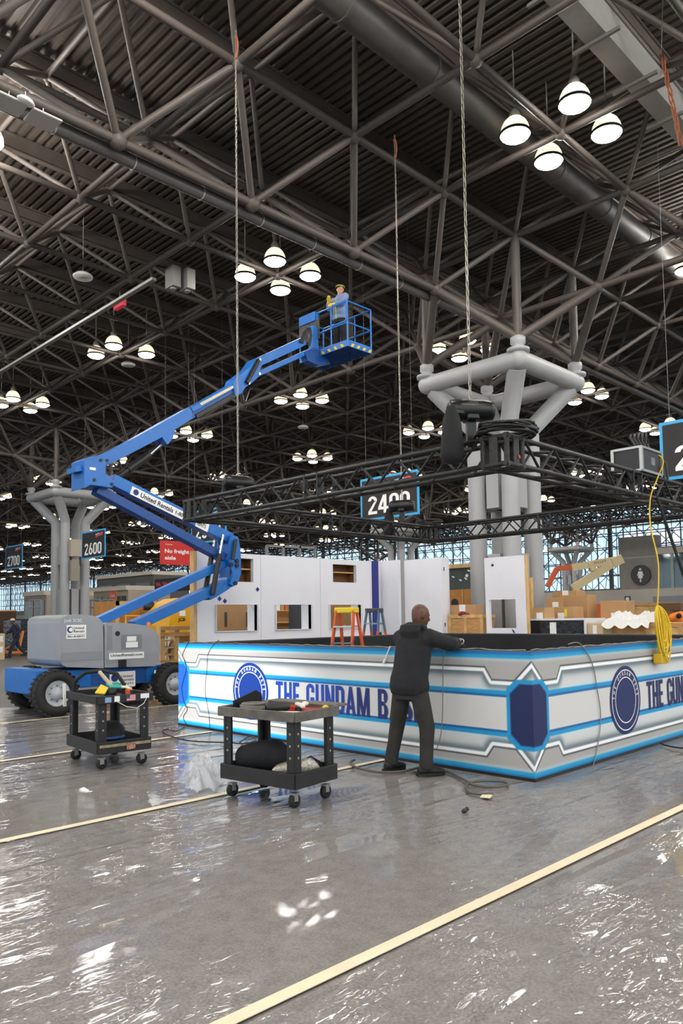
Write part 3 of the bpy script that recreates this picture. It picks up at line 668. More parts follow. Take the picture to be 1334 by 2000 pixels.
def hoist(x, y, axis, label, topz, out, slant=(0, 0)):
    t = thing('chain_hoist', label, 'chain hoist', (x, y, TZ+.05), group=None)
    c = Vector((x, y, TZ+.52)); ax = Vector(axis).normalized(); sd = Vector((-ax.y, ax.x, 0))
    G().lathe([(.001, -.25), (.085, -.245), (.11, -.22), (.118, -.1), (.118, .12), (.108, .2), (.1, .24), (.001, .25)], c, ax, 20).build('motor_body', M_hoist, t)
    g = G(); g.obox(c+Vector((0, 0, -.02)), ax*.07, sd*.1, Vector((0, 0, .1))); g.build('gear_case', M_hoist, t, bevel=.02)
    G().lathe([(.05, -.02), (.1, -.2), (.125, -.5), (.11, -.6), (.001, -.62)], c+Vector(out)*.34, (0, 0, 1), 14).build('chain_bag', M_blk_matte, t)
    G().beam(c+Vector((0, 0, -.03)), c+Vector(out)*.3+Vector((0, 0, -.06)), .05, .03).build('bag_bracket', M_hoist, t)
    G().obox(c-Vector((0, 0, .26)), ax*.05, sd*.03, Vector((0, 0, .14))).build('hook_bracket', M_hoist, t)
    top = Vector((x+slant[0], y+slant[1], topz)); p0 = c+Vector((0, 0, .1)); n = int((top-p0).length/.055); g = G(); d = (top-p0).normalized(); u, w, _ = _frame(d)
    for k in range(n):
        q = p0+d*(k*.055); s1 = u if k % 2 else w
        g.tube(q+s1*.012, q+d*.062+s1*.012, .0068, n=4, caps=False); g.tube(q-s1*.012, q+d*.062-s1*.012, .0068, n=3, caps=False)
    g.build('load_chain', mat('chain_steel', '#8f8a80', .35, .8), t)
    g = G()
    for k in range(3): g.pipe([top+Vector((math.sin(a*.5)*.03, math.cos(a*.5+k)*.03, -.1-a*.06)) for a in range(8)], .01, 5)
    g.build('orange_sling', mat('orange_sling', '#7d421c', .8), t)
    return t
hoist(TX0, 4.68, (1, -.75, 0), 'black chain hoist on the near truss corner below the tallest chain', ZU-.2, (-1, 0, 0))
hoist(7.42, TY1, (1, -.3, 0), 'black chain hoist on the truss corner over the glowing booth end', ZU-.2, (0, 1, 0))
hoist(11.45, TY1, (.5, -1, 0), 'black chain hoist at the far truss corner in front of the 2400 sign', ZU-.2, (0, 1, 0))
# coiled cables resting on the truss
def coil(x, y, z, r, n, label, m, rr=.014):
    g = G(); pts = []
    for k in range(n*18):
        a = 2*math.pi*k/18; q = r*(1+.14*math.sin(k*.37)+.06*math.sin(k*1.3)); pts.append((x+q*math.cos(a)*1.15, y+q*math.sin(a), z+.012+.02*(k/18 % 5)+.008*math.sin(k*.9)))
    tag(g.pipe(pts, rr, 6).build('cable_coil', m), label, 'cable coil')
M_cab = mat('cable_black', '#161616', .5)
coil(TX0+.06, TY0+.0, TZ+TH+.03, .27, 10, 'coil of black cable lying on the near truss corner', M_cab)
coil(7.0, TY1, TZ+TH+.03, .16, 4, 'coil of black cable on the truss corner above the lit booth end', M_cab)
coil(TX1-.1, TY1-.05, TZ+TH+.03, .24, 5, 'coil of black cable on the far truss corner', M_cab)
# power distribution case on the right truss
cx = 9.85; cy = TY0; t = thing('road_case', 'black road case with silver edges and cables standing on the truss', 'road case', (cx, cy, TZ+TH+.03))
z0 = TZ+TH+.03
G().box(cx-.3, cx+.3, cy-.19, cy+.19, z0, z0+.3).build('case_body', mat('case_black', '#1a1a1c', .5), t)
g = G()
for a in (-.3, .3):
    for b2 in (-.19, .19): g.box(cx+a-.02, cx+a+.02, cy+b2-.02, cy+b2+.02, z0, z0+.31)
for zz in (z0, z0+.3):
    for b2 in (-.19, .19): g.box(cx-.3, cx+.3, cy+b2-.015, cy+b2+.015, zz-.015, zz+.015)
    for a in (-.3, .3): g.box(cx+a-.015, cx+a+.015, cy-.19, cy+.19, zz-.015, zz+.015)
g.build('case_edges', mat('aluminium', '#a9a8a4', .35, .8), t)
G().box(cx-.02, cx+.1, cy-.197, cy-.19, z0+.1, z0+.2).build('latch', M_chrome, t)
M_yel = mat('cable_yellow', '#d8b310', .45)
g = G()
for k in range(5):
    a = cx-.25+k*.12; g.pipe([(a, cy-.1, z0+.31), (a-.05, cy-.05, z0+.45), (a+.1, cy, z0+.5+.03*k), (a+.28, cy+.05, z0+.42), (a+.34, cy-.15, z0+.2), (a+.33, cy-.17, z0-.02)], .014, 6)
g.build('case_cables', M_cab, t)
# yellow extension lead: over the truss, down to a hanging hank above the counter
yc = onY(1283, 1190, BY0-.06); xh = yc.x
t = thing('extension_lead', 'long yellow extension lead hanging from the truss in a looped hank', 'extension lead', (xh, BY0-.06, .98))
g = G(); g.pipe(smooth_path([(cx+.1, cy-.12, z0+.33), (cx+.3, cy-.22, z0+.2), (cx+.15, cy-.2, z0-.05), (9.75, cy-.2, TZ-.17), (9.62, cy-.24, 2.7), (xh+.05, BY0-.08, 2.2), (xh, BY0-.07, 1.68)]), .009, 6)
g.build('hanging_lead', M_yel, t)
g = G()
for k in range(16):
    w = random.uniform(.06, .2); h0 = random.uniform(1.0, 1.25); ph = random.uniform(-.5, .5); oy = random.uniform(-.1, .0)
    g.pipe([(xh+w*math.sin(a)*(1+.3*math.sin(ph+a)), BY0-.07+oy*math.sin(a/2), (1.68+h0)/2+(1.68-h0)/2*math.cos(a)) for a in [2*math.pi*i/20 for i in range(20)]], .009, 6, closed=True)
g.build('looped_hank', M_yel, t)
G().box(xh-.1, xh+.09, BY0-.14, BY0-.03, .98, 1.1).build('socket_box', mat('socket_yellow', '#d2a713', .4), t, bevel=.012)
# black pole/strap from the truss down to the right
a = (10.05, TY0-.15, TZ-.1); p2 = onY(1334, 1170, 3.6)
tag(G().tube(a, (p2.x+.4, 3.5, p2.z-.5), .02, n=8).build('black_strap', M_blk_matte), 'taut black strap slanting down from the truss beside the yellow lead', 'strap')

p = onZ(1292, 105, ZU); q = onZ(1331, 285, ZL-.2); sl = thing('orange_sling', 'orange lifting sling tied to the roof frame beside the rectangular duct', 'sling', tuple(q)); g = G()
for k in range(3): g.pipe([p+(q-p)*(a/10)+Vector((.03*math.sin(a*1.1+k*2), .03*math.cos(a*1.3+k*2), 0)) for a in range(11)], .014, 6)
g.build('sling_rope', mat('orange_sling', '#7d421c', .8), sl); G().tube(p, p+Vector((-.1, -.1, .9)), .008, n=5).build('wire', M_chrome, sl)
# ================================================================ BOOM LIFT
YC = 13.4
def lp(x, y, Y=YC): return onY(x, y, Y)
lift = thing('boom_lift', 'blue articulating boom lift with grey engine covers and raised basket', 'boom lift', (6.95, YC, 0))
M_lblue2 = mat('lift_blue_dark', '#12468a', .45); M_cover = mat('lift_grey', '#8e9196', .38, var=.05, vscale=3)
def lbeam(name, x0, y0, x1, y1, h, w, m=M_blue, Y=YC, parent=lift, bev=.012):
    return G().beam(lp(x0, y0, Y), lp(x1, y1, Y), w, h, (0, 1, 0)).build(name, m, parent, bevel=bev)
def lplate(name, pts, y0, y1, m=M_blue, parent=lift, Y=YC, bev=0):
    P = [lp(x, y, Y) for x, y in pts]; return G().prism([(p.x, y0, p.z) for p in P], (0, y1-y0, 0)).build(name, m, parent, bevel=bev)
# chassis
G().box(5.62, 8.2, 12.85, 13.95, .42, .74).build('chassis', M_blue, lift, bevel=.02)
G().box(5.45, 5.75, 12.75, 14.05, .36, .78).build('axle_frame', M_blue, lift, bevel=.02); G().box(7.9, 8.35, 12.75, 14.05, .36, .66).build('axle_frame', M_blue, lift, bevel=.02)
G().box(6.5, 7.6, 12.84, 12.86, .45, .72).build('side_panel', M_lblue2, lift)
def wheel(x, y, side):
    c = Vector((x, y, .385)); ax = (0, side, 0)
    w = G().lathe([(.2, -.14), (.3, -.15), (.365, -.13), (.385, -.08), (.385, .08), (.365, .13), (.3, .15), (.22, .14), (.22, .1), (.2, .09)], c, ax, 36).build('wheel', M_rubber, lift)
    G().lathe([(.22, .11), (.2, .12), (.16, .07), (.1, .06), (.1, .12), (.001, .13)], c, ax, 28).build('rim', mat('rim_grey', '#a9adb3', .45), w)
    g = G()
    for k in range(8):
        a = 2*math.pi*k/8; g.tube(c+Vector((.13*math.cos(a), side*.07, .13*math.sin(a))), c+Vector((.13*math.cos(a), side*.1, .13*math.sin(a))), .014, n=6)
    g.build('lug_nuts', M_chrome, w)
    g = G()
    for k in range(26):
        a = 2*math.pi*k/26; d = Vector((math.cos(a), 0, math.sin(a))); t_ = Vector((-math.sin(a), 0, math.cos(a)))
        for s in (-1, 1): g.obox(c+d*.387+Vector((0, s*.07, 0)), d*.012, t_*.025+Vector((0, s*.02, 0)), Vector((0, .055, 0)))
    g.build('tread', M_rubber, w)
wheel(5.75, 12.66, -1); wheel(8.05, 12.66, -1); wheel(5.98, 14.2, -1); wheel(8.05, 14.2, 1)
# turret covers
G().lathe([(.001, .74), (.5, .74), (.5, .86), (.001, .86)], (6.9, YC, 0), n=28).build('turntable', M_black, lift)
yf, yb_ = 12.72, 14.08
cv = lplate('engine_cover', [(118, 1213), (122, 1206), (131, 1202), (155, 1200), (180, 1202), (193, 1207), (201, 1216), (203, 1305), (130, 1303), (121, 1298), (118, 1290)], yf, yb_, M_cover, Y=12.72, bev=.06)
cv2 = lplate('engine_cover', [(204.5, 1217), (230, 1216), (262, 1218), (285, 1222), (302, 1231), (311, 1243), (313, 1260), (311, 1292), (303, 1301), (204.5, 1304)], yf, yb_, M_cover, Y=12.72, bev=.06)
def panelY(name, x0, y0, x1, y1, m, parent, Y, t=.012):
    a, b = onY(x0, y0, Y), onY(x1, y1, Y); return G().box(a.x, b.x, Y-t, Y, min(a.z, b.z), max(a.z, b.z)).build(name, m, parent)
M_stk = mat('sticker_white', '#e6e6e4', .5)
def sticker(x0, y0, x1, y1, lines, parent, Y, hs, inset=0, logo=False):
    s = panelY('sticker', x0, y0, x1, y1, M_stk, parent, Y, .006)
    for ln, (lx, ly, w, h) in zip(lines, hs):
        p = onY(lx, ly, Y-.007); ww = (onY(lx+w, ly, Y-.007)-p).length; hh = (onY(lx, ly+h, Y-.007)-p).length
        text('sticker_text', ln, 1, M_ink, s, p, (1, 0, 0), (0, 0, 1), width=ww, height=hh, bold=.015, align='LEFT')
    return s
s = sticker(130, 1221, 168, 1238, ['United', 'Rentals'], cv, yf-.004, [(144, 1226.5, 20, 5), (144, 1233, 21, 5)])
p = onY(137, 1230, yf-.012); G().tube(p, p+Vector((0, -.004, 0)), .055, n=20).build('logo_disc', mat('logo_navy', '#1d2c6b', .5), s); G().tube(p+Vector((.012, -.004, 0)), p+Vector((.012, -.006, 0)), .035, n=20).build('logo_hole', M_stk, s)
sticker(129, 1240, 168, 1247, ['800-UR-RENTS'], cv, yf-.004, [(132, 1243.5, 33, 4)])
sticker(213, 1276, 281, 1285, ['UnitedRentals.com'], cv2, yf-.004, [(216, 1280.5, 62, 5.5)])
panelY('cover_recess', 237, 1240, 277, 1266, mat('cover_recess', '#777a7f', .5), cv2, yf-.002, .004)
panelY('notice', 246, 1254, 269, 1264, M_stk, cv2, yf-.008, .004); panelY('notice', 248, 1243, 266, 1252, M_stk, cv2, yf-.008, .004)
p = onY(229.5, 1237.5, yf); G().tube(p, p+Vector((0, -.012, 0)), .045, n=16).build('key_hole', M_black, cv2)
panelY('cover_slot', 210, 1222, 219, 1269, mat('cover_slot', '#7d8085', .5), cv2, yf-.002, .004)
panelY('cover_latch', 231, 1289, 246, 1303, M_black, cv2, yf-.002, .02)
panelY('cover_groove', 119, 1275, 200, 1288, mat('cover_groove', '#82858a', .45), cv, yf-.002, .004); panelY('cover_groove', 207, 1287, 229, 1295, mat('cover_groove', '#82858a', .45), cv2, yf-.002, .004)
text('chalk_writing', 'Junk 2CSC', 1, M_stk, cv, onY(125, 1213, yf-.01), (1, 0, 0), (0, 0, 1), width=.33, height=.07, align='LEFT')
G().lathe([(.001, .09), (.03, .085), (.04, .05), (.045, 0)], onY(290, 1224, 13.0), n=12).build('beacon', mat('amber', '#d06a1c', .3), lift)
s = sticker(214, 1313, 264, 1340, ['United', 'Rentals', 'RENTS'], lift, 12.84, [(237, 1321, 22, 5), (237, 1328, 24, 5), (235, 1336, 26, 4)])
p = onY(224, 1324, 12.83); G().tube(p, p+Vector((0, -.004, 0)), .07, n=20).build('logo_disc', mat('logo_navy', '#1d2c6b', .5), s)
panelY('data_plate', 301, 1309, 325, 1319, M_stk, lift, 12.74, .006)
# lower (riser) arms, elbow, upper arms
lbeam('riser_arm', 186, 1216, 440, 1099, .17, .2); lbeam('riser_arm', 258, 1223, 448, 1136, .2, .3)
for y0 in (YC-.24, YC+.18):
    lplate('elbow_plate', [(438, 1046), (452, 1050), (457, 1075), (458, 1120), (452, 1138), (444, 1146), (436, 1142), (441, 1120), (434, 1095), (436, 1060)], y0, y0+.06, M_blue)
lplate('arm_gusset', [(400, 1168), (425, 1150), (436, 1128), (446, 1140), (440, 1150), (415, 1166), (403, 1172)], YC-.16, YC+.16, M_blue)
for x, y in ((449, 1097), (438, 1104), (446, 1140), (449, 1106)): p = lp(x, y); G().tube((p.x, YC-.27, p.z), (p.x, YC-.24, p.z), .045, n=14).build('pivot_pin', M_black, lift)
for yo in (-.14, .14):
    a, b = lp(404, 1162), lp(418, 1083); c2 = lp(425, 1046); o = Vector((0, yo-.06, 0))
    G().tube(a+o, b+o, .055, n=14).build('lift_cylinder', M_black, lift); G().tube(b+o, c2+o, .03, n=12).build('cylinder_rod', M_chrome, lift)
G().tube(lp(444, 1056)+Vector((0, -.3, 0)), lp(438, 1094)+Vector((0, -.3, 0)), .04, n=10).build('link_rod', M_black, lift)
ua = lbeam('upper_arm', 215, 938, 447, 1053, .23, .26); lbeam('upper_arm', 186, 956, 436, 1090, .18, .24, M_lblue2)
# rental lettering strip along the upper arm
a, b = lp(256, 957, YC-.131), lp(365, 1011, YC-.131); d = (b-a).normalized(); n_ = Vector((0, -1, 0)); u_ = Vector((-d.z, 0, d.x)); u_ = u_ if u_.z > 0 else -u_
st = G().obox((a+b)/2+n_*.002, (b-a)/2, u_*.085, n_*.002).build('arm_sticker', M_stk, ua)
text('sticker_text', 'United Rentals', 1, M_ink, st, a+d*.22+n_*.006, d, u_, width=.78, height=.1, bold=.02, align='LEFT')
text('sticker_text', '1-800', 1, M_ink, st, a+d*1.06+n_*.006, d, u_, width=.24, height=.08, bold=.02, align='LEFT')
G().tube(a+d*.11+n_*.004, a+d*.11+n_*.008, .06, n=20).build('logo_disc', mat('logo_navy', '#1d2c6b', .5), st)
a2, b2_ = lp(383, 1020, YC-.131), lp(407, 1032, YC-.131)
st2 = G().obox((a2+b2_)/2+n_*.002, (b2_-a2)/2, u_*.085, n_*.002).build('arm_sticker', M_stk, ua)
text('sticker_text', 'RENTS', 1, M_ink, st2, a2+d*.03+n_*.006, d, u_, width=.22, height=.09, bold=.02, align='LEFT')
# top block
lplate('mast_block', [(152, 901), (160, 897), (184, 893), (205, 890), (208, 902), (193, 911), (193, 928), (211, 945), (206, 956), (164, 950), (152, 957)], YC-.26, YC+.26, M_blue, bev=.015)
lplate('block_tab', [(139, 914), (160, 910), (161, 921), (139, 924)], YC-.18, YC+.18, M_blue)
panelY('notice', 175, 912, 187, 919, M_stk, lift, YC-.265, .004)
for x, y in ((184, 903), (196, 903), (171, 941), (205, 949)): p = lp(x, y); G().tube((p.x, YC-.28, p.z), (p.x, YC-.25, p.z), .03, n=12).build('pivot_pin', M_black, lift)
# main telescopic boom
lplate('main_boom', [(185, 893), (221, 877), (361, 799), (366, 806), (368, 820), (333, 842), (330, 858), (319, 871), (309, 858), (309, 856), (196, 915)], YC-.16, YC+.16, M_blue, bev=.012)
G().tube(lp(250, 918), lp(292, 888), .07, n=14).build('lift_cylinder', M_black, lift); G().tube(lp(292, 888), lp(316, 866), .035, n=12).build('cylinder_rod', M_chrome, lift)
G().tube(lp(211, 945), lp(250, 918), .05, n=12).build('cylinder_eye', M_black, lift)
lbeam('boom_extension', 362, 812, 462, 757, .24, .24, M_lblue2); lbeam('boom_extension', 368, 803, 466, 747, .12, .27, M_blue)
lbeam('cable_track', 376, 816, 455, 772, .1, .3, M_black); lbeam('track_cover', 384, 793, 467, 748, .06, .31, mat('cream_plastic', '#cfc5a8', .5))
lplate('jib_knuckle', [(447, 752), (451, 742), (462, 734), (478, 722), (492, 703), (501, 699), (508, 708), (500, 722), (497, 738), (482, 752), (470, 760), (462, 772), (450, 776)], YC-.17, YC+.17, M_blue)
G().tube(lp(471, 752)+Vector((0, -.2, 0)), lp(494, 708)+Vector((0, -.2, 0)), .05, n=12).build('jib_cylinder', M_black, lift)
lbeam('jib_arm', 503, 708, 592, 667, .2, .16); lbeam('jib_arm', 496, 734, 604, 686, .11, .14)
for x, y in ((497, 734), (476, 752), (498, 706)): p = lp(x, y); G().tube((p.x, YC-.2, p.z), (p.x, YC-.17, p.z), .035, n=12).build('pivot_pin', M_chrome, lift)
g = G()
for k in range(4): g.pipe([lp(585+2*k, 668+k, YC-.1), lp(592+2*k, 650-2*k, YC-.12), lp(600+2*k, 640, YC-.14), lp(606+k, 655, YC-.16), lp(602+k, 675, YC-.12)], .018, 6)
g.build('jib_hoses', M_cab, lift)
# basket
bx0, bx1, by0, by1, bz = 12.68, 13.5, 12.38, 14.06, 8.0
bk = G().box(bx0+.02, bx1-.02, by0+.02, by1-.02, bz+.03, bz+.05).build('basket_floor', mat('mesh_floor', '#16335e', .5), lift); bk['label'] = 'perforated dark blue basket floor'
g = G()
for x in np.linspace(bx0, bx1, 12): g.box(x-.006, x+.006, by0, by1, bz, bz+.03)
for y in np.linspace(by0, by1, 24): g.box(bx0, bx1, y-.006, y+.006, bz, bz+.03)
g.build('floor_grid', M_lblue2, bk)
M_haz = mat('hazard_yellow', '#d9b21a', .5)
for y in (by0, by1):
    tb = G().box(bx0, bx1, y-.015, y+.015, bz, bz+.16).build('toe_board', M_blue, lift)
    for k in range(4): x = bx0+.08+k*.2; G().prism([(x, y-.018, bz+.01), (x+.08, y-.018, bz+.01), (x+.14, y-.018, bz+.09), (x+.06, y-.018, bz+.09)], (0, -.004, 0)).build('hazard_stripe', M_haz, tb)
for x in (bx0, bx1):
    tb = G().box(x-.015, x+.015, by0, by1, bz, bz+.16).build('toe_board', M_blue, lift)
    for k in range(7): y = by0+.1+k*.22; G().prism([(x-.018, y, bz+.01), (x-.018, y+.08, bz+.01), (x-.018, y+.14, bz+.09), (x-.018, y+.06, bz+.09)], (-.004, 0, 0)).build('hazard_stripe', M_haz, tb)
for x in (bx0, bx1):
    for y in (by0, by0+.55, (by0+by1)/2+.2, by1): G().tube((x, y, bz), (x, y, bz+1.1), .02, n=10).build('rail_post', M_blue, lift)
for z in (bz+.58, bz+1.1):
    for pts in (((bx0, by0), (bx1, by0)), ((bx1, by0), (bx1, by1)), ((bx0, by1), (bx1, by1)), ((bx0, by0), (bx0, by1))):
        G().tube((*pts[0], z), (*pts[1], z), .02, n=10).build('guard_rail', M_blue, lift)
g = G().pipe([(bx0-.01, by0+.04, bz+.62), (bx0-.01, by0+.5, bz+.62), (bx0-.01, by0+.54, bz+.68), (bx0-.01, by0+.54, bz+1.06), (bx0-.01, by0+.48, bz+1.12), (bx0-.01, by0+.06, bz+1.12), (bx0-.01, by0+.02, bz+1.06), (bx0-.01, by0+.02, bz+.68)], .022, 8, closed=True); g.build('gate_loop', M_blue, lift)
G().box(bx0-.06, bx0+.1, by1-.62, by1-.02, bz+.92, bz+1.16).build('control_box', M_blue, lift, bevel=.02)
G().box(bx0-.02, bx0+.02, by1-.7, by1, bz+.45, bz+.95).build('tool_bag', mat('bag_canvas', '#4d463d', .9, var=.4, vscale=9), lift)
G().beam((bx0-.1, (by0+by1)/2+.25, bz-.1), (bx0-.1, (by0+by1)/2+.25, bz+.75), .16, .16).build('basket_mast', M_blue, lift)
lplate('basket_bracket', [(590, 690), (606, 680), (628, 690), (640, 712), (618, 716), (596, 706)], YC-.1, YC+.1, M_lblue2)

# ================================================================ PEOPLE
def limb(g, pts, rs): 
    return g.pipe(pts, rs, 12)
def hand(g, w, d, up, side, curl=.5, s=1.0):
    # w wrist, d pointing direction, up = back of the hand, side = thumb side
    w = Vector(w); d = Vector(d).normalized(); up = (Vector(up)-d*Vector(up).dot(d)).normalized(); sd = d.cross(up)*side
    g.loft([(w-d*.01, sd*.028, up*.02), (w+d*.03, sd*.038, up*.018), (w+d*.075, sd*.042, up*.015), (w+d*.095, sd*.04, up*.012)])
    for k, ln in enumerate((.072, .082, .078, .06)):
        b = w+d*.085+sd*(.03-.02*k); d1 = (d-up*curl*.5).normalized(); d2 = (d-up*curl*1.4).normalized(); d3 = (d-up*curl*2.4).normalized()
        p1 = b+d1*ln*.45; p2 = p1+d2*ln*.32; p3 = p2+d3*ln*.25; g.pipe([b-d*.02, b, p1, p2, p3], [.0095, .0095, .009, .0085, .007], 8)
    b = w+d*.03+sd*.034; g.pipe([b-sd*.015, b, b+(d*.6+sd*.6-up*.3)*.045, b+(d*.9+sd*.35-up*.5)*.075], [.012, .0115, .010, .008], 8)
def head(g, c, f, tilt=0):
    # c head centre, f facing direction (unit, horizontal)
    c = Vector(c); f = Vector(f).normalized(); s = Vector((-f.y, f.x, 0)); u = Vector((0, 0, 1)); f2 = (f*math.cos(tilt)-u*math.sin(tilt)); u2 = s.cross(f2)*-1; u2 = f2.cross(s)
    def P(a, b, h): return c+f2*a+s*b+u2*h
    g.loft([(P(.0, 0, -.115), f2*.05, s*.045), (P(.012, 0, -.09), f2*.078, s*.06), (P(.006, 0, -.05), f2*.092, s*.07), (P(0, 0, 0), f2*.1, s*.076), (P(-.006, 0, .05), f2*.098, s*.076), (P(-.01, 0, .09), f2*.078, s*.062), (P(-.01, 0, .118), f2*.035, s*.03)])
    g.loft([(P(-.03, 0, -.2), f2*.06, s*.058), (P(-.02, 0, -.1), f2*.056, s*.054)])
    g.loft([(P(.09, 0, .03), f2*.012, s*.01), (P(.105, 0, .0), f2*.014, s*.013), (P(.112, 0, -.022), f2*.014, s*.017), (P(.098, 0, -.034), f2*.012, s*.014)])   # nose
    g.loft([(P(.086, 0, -.055), f2*.012, s*.026), (P(.092, 0, -.062), f2*.012, s*.024), (P(.084, 0, -.07), f2*.012, s*.02)])      # lips
    g.loft([(P(.072, 0, -.098), f2*.02, s*.024), (P(.074, 0, -.108), f2*.016, s*.018)])                                            # chin
    for e in (-1, 1):
        g.loft([(P(-.012, e*.076, -.035), f2*.012, s*.006), (P(-.018, e*.083, -.01), f2*.02, s*.008), (P(-.02, e*.086, .02), f2*.022, s*.008), (P(-.018, e*.082, .035), f2*.012, s*.006)])   # ears
        g.loft([(P(.082, e*.03, .024), f2*.012, s*.022), (P(.084, e*.032, .032), f2*.01, s*.02)])                                 # brow
    return P
def person(label, loc, J, skin, top_m, leg_m, boot_m, face, tilt=0, hood=False, name='person', curl=.5, top_name='hoodie', group=None):
    loc = Vector(loc); W = lambda k: loc+Vector(J[k]); g = G(); P = head(g, W('head'), face, tilt)
    f = Vector(face).normalized()
    limb(g, [W('chest'), W('neck'), W('head')-Vector((0, 0, .1))], [.1, .062, .055])
    g.loft([(W('pelvis')-Vector((0, 0, .06)), J['side']*.15, J['fwd']*.1), (W('pelvis')+Vector((0, 0, .12)), J['side']*.15, J['fwd']*.1), (W('chest')-Vector((0, 0, .1)), J['side']*.16, J['fwd']*.11), (W('chest')+Vector((0, 0, .12)), J['side']*.15, J['fwd']*.09)])
    for s in 'LR':
        limb(g, [W('sh'+s), W('el'+s), W('wr'+s)], [.055, .045, .03]); limb(g, [W('hip'+s), W('kn'+s), W('an'+s)], [.085, .06, .045])
        d = W('wr'+s)-W('el'+s); hand(g, W('wr'+s), J.get('hd'+s, d), J.get('hu'+s, (0, 0, 1)), -1 if s == 'L' else 1, curl)
    body = tag(blob(g.build(name, skin, origin=loc), .007, 4), label, 'person', group)
    # garment: torso and sleeves
    g = G(); sd, fw = J['side'], J['fwd']; ch, pv = W('chest'), W('pelvis')
    g.loft([(pv+Vector((0, 0, J.get('hem', -.06))), sd*.205, fw*.15), (pv+Vector((0, 0, J.get('hem', -.06)+.07)), sd*.225, fw*.17), (pv+Vector((0, 0, .1)), sd*.21, fw*.16), (pv*.5+ch*.5, sd*.205, fw*.155), (ch, sd*.205, fw*.15), (ch+Vector((0, 0, .1)), sd*.19, fw*.125), (ch+Vector((0, 0, .17)), sd*.13, fw*.095), (W('neck'), sd*.075, fw*.075)])
    for s in 'LR': limb(g, [ch*.3+W('sh'+s)*.7, W('sh'+s), W('sh'+s)*.5+W('el'+s)*.5, W('el'+s), W('el'+s)*.35+W('wr'+s)*.65, W('el'+s)*.1+W('wr'+s)*.9], [.1, .095, .082, .078, .066, .05])
    if hood:
        n = W('neck'); g.loft([(n-fw*.1+Vector((0, 0, -.1)), sd*.11, fw*.05), (n-fw*.12+Vector((0, 0, -.02)), sd*.13, fw*.06), (n-fw*.1+Vector((0, 0, .05)), sd*.12, fw*.05)])
        g.pipe([n+fw*(.085*math.cos(a))+sd*(.1*math.sin(a))+Vector((0, 0, .02+.03*math.cos(a+3.14))) for a in [2*math.pi*k/14 for k in range(14)]], .03, 8, closed=True)
    gm = blob(g.build(top_name, top_m, body), .013, 5)
    g = G()
    g.loft([(pv-Vector((0, 0, .12)), sd*.165, fw*.125), (pv, sd*.18, fw*.135), (pv+Vector((0, 0, .1)), sd*.165, fw*.12)])
    for s in 'LR':
        h, k, a = W('hip'+s), W('kn'+s), W('an'+s); limb(g, [h+Vector((0, 0, .03)), h*.5+k*.5, k, k*.5+a*.5, a+Vector((0, 0, .03)), a-Vector((0, 0, .03))], [.098, .094, .082, .072, .07, .076])
    blob(g.build('trousers', leg_m, body), .013, 5)
    for s in 'LR':
        a = W('an'+s); t = Vector(J['toe'+s]).normalized(); q = Vector((-t.y, t.x, 0)); z = loc.z+J.get('lift'+s, 0); g = G(); b = Vector((a.x, a.y, z))
        g.loft([(b-t*.09+Vector((0, 0, .045)), q*.03, Vector((0, 0, .04))), (b-t*.05+Vector((0, 0, .05)), q*.045, Vector((0, 0, .048))), (b+t*.06+Vector((0, 0, .045)), q*.05, Vector((0, 0, .042))), (b+t*.14+Vector((0, 0, .035)), q*.05, Vector((0, 0, .033))), (b+t*.19+Vector((0, 0, .028)), q*.03, Vector((0, 0, .022)))])
        limb(g, [b+Vector((0, 0, .04)), b+Vector((0, 0, .15))], [.055, .06]); bo = blob(g.build('boot', boot_m, body), .01, 3)
        G().loft([(b-t*.1+Vector((0, 0, .0)), q*.035, t*.01), (b-t*.1+Vector((0, 0, .022)), q*.035, t*.01)]).prism([b+t*x+q*y for x, y in ((-.1, -.035), (.05, -.05), (.16, -.048), (.2, 0), (.16, .048), (.05, .05), (-.1, .035))], (0, 0, .022)).build('sole', M_black, bo)
    return body, P
M_skinb = mat('skin_brown', '#5a3726', .42, var=.12, vscale=12); M_skinl = mat('skin_light', '#b07c5e', .5)
M_hood = mat('hoodie_charcoal', '#1b1b1e', .9, var=.12, vscale=9, bump=.9, bscale=7); M_trs = mat('trousers_grey', '#2b2825', .85, var=.15, vscale=8, bump=.9, bscale=9)
M_boot = mat('boot_black', '#131212', .6)
wx, wy = 6.08, 5.1; JX = Vector((1, 0, 0)); JY = Vector((0, 1, 0)); fdir = Vector((1, -.12, 0)).normalized()
J = dict(pelvis=(-.02, .01, .86), chest=(.03, -.01, 1.24), neck=(.07, -.02, 1.45), head=(.12, -.04, 1.585), side=Vector((-.1, 1, 0)).normalized(), fwd=Vector((1, .1, 0)).normalized(),
         shR=(.07, -.19, 1.37), elR=(.33, -.27, 1.29), wrR=(.55, -.2, 1.295), shL=(.05, .17, 1.36), elL=(.28, .26, 1.2), wrL=(.47, .06, 1.29), hdR=Vector((.5, .35, -.25)), hdL=Vector((.6, -.3, -.2)),
         hipR=(-.01, -.1, .82), knR=(.03, -.17, .46), anR=(-.02, -.19, .09), hipL=(-.03, .1, .82), knL=(.0, .2, .46), anL=(-.06, .24, .09), toeR=(.85, -.5, 0), toeL=(.95, -.1, 0), hem=-.07)
person('bald person in black hoodie and dark trousers working over the booth counter', (wx, wy, .012), J, M_skinb, M_hood, M_trs, M_boot, Vector((1, -.35, 0)), R(14), hood=True, curl=.75)
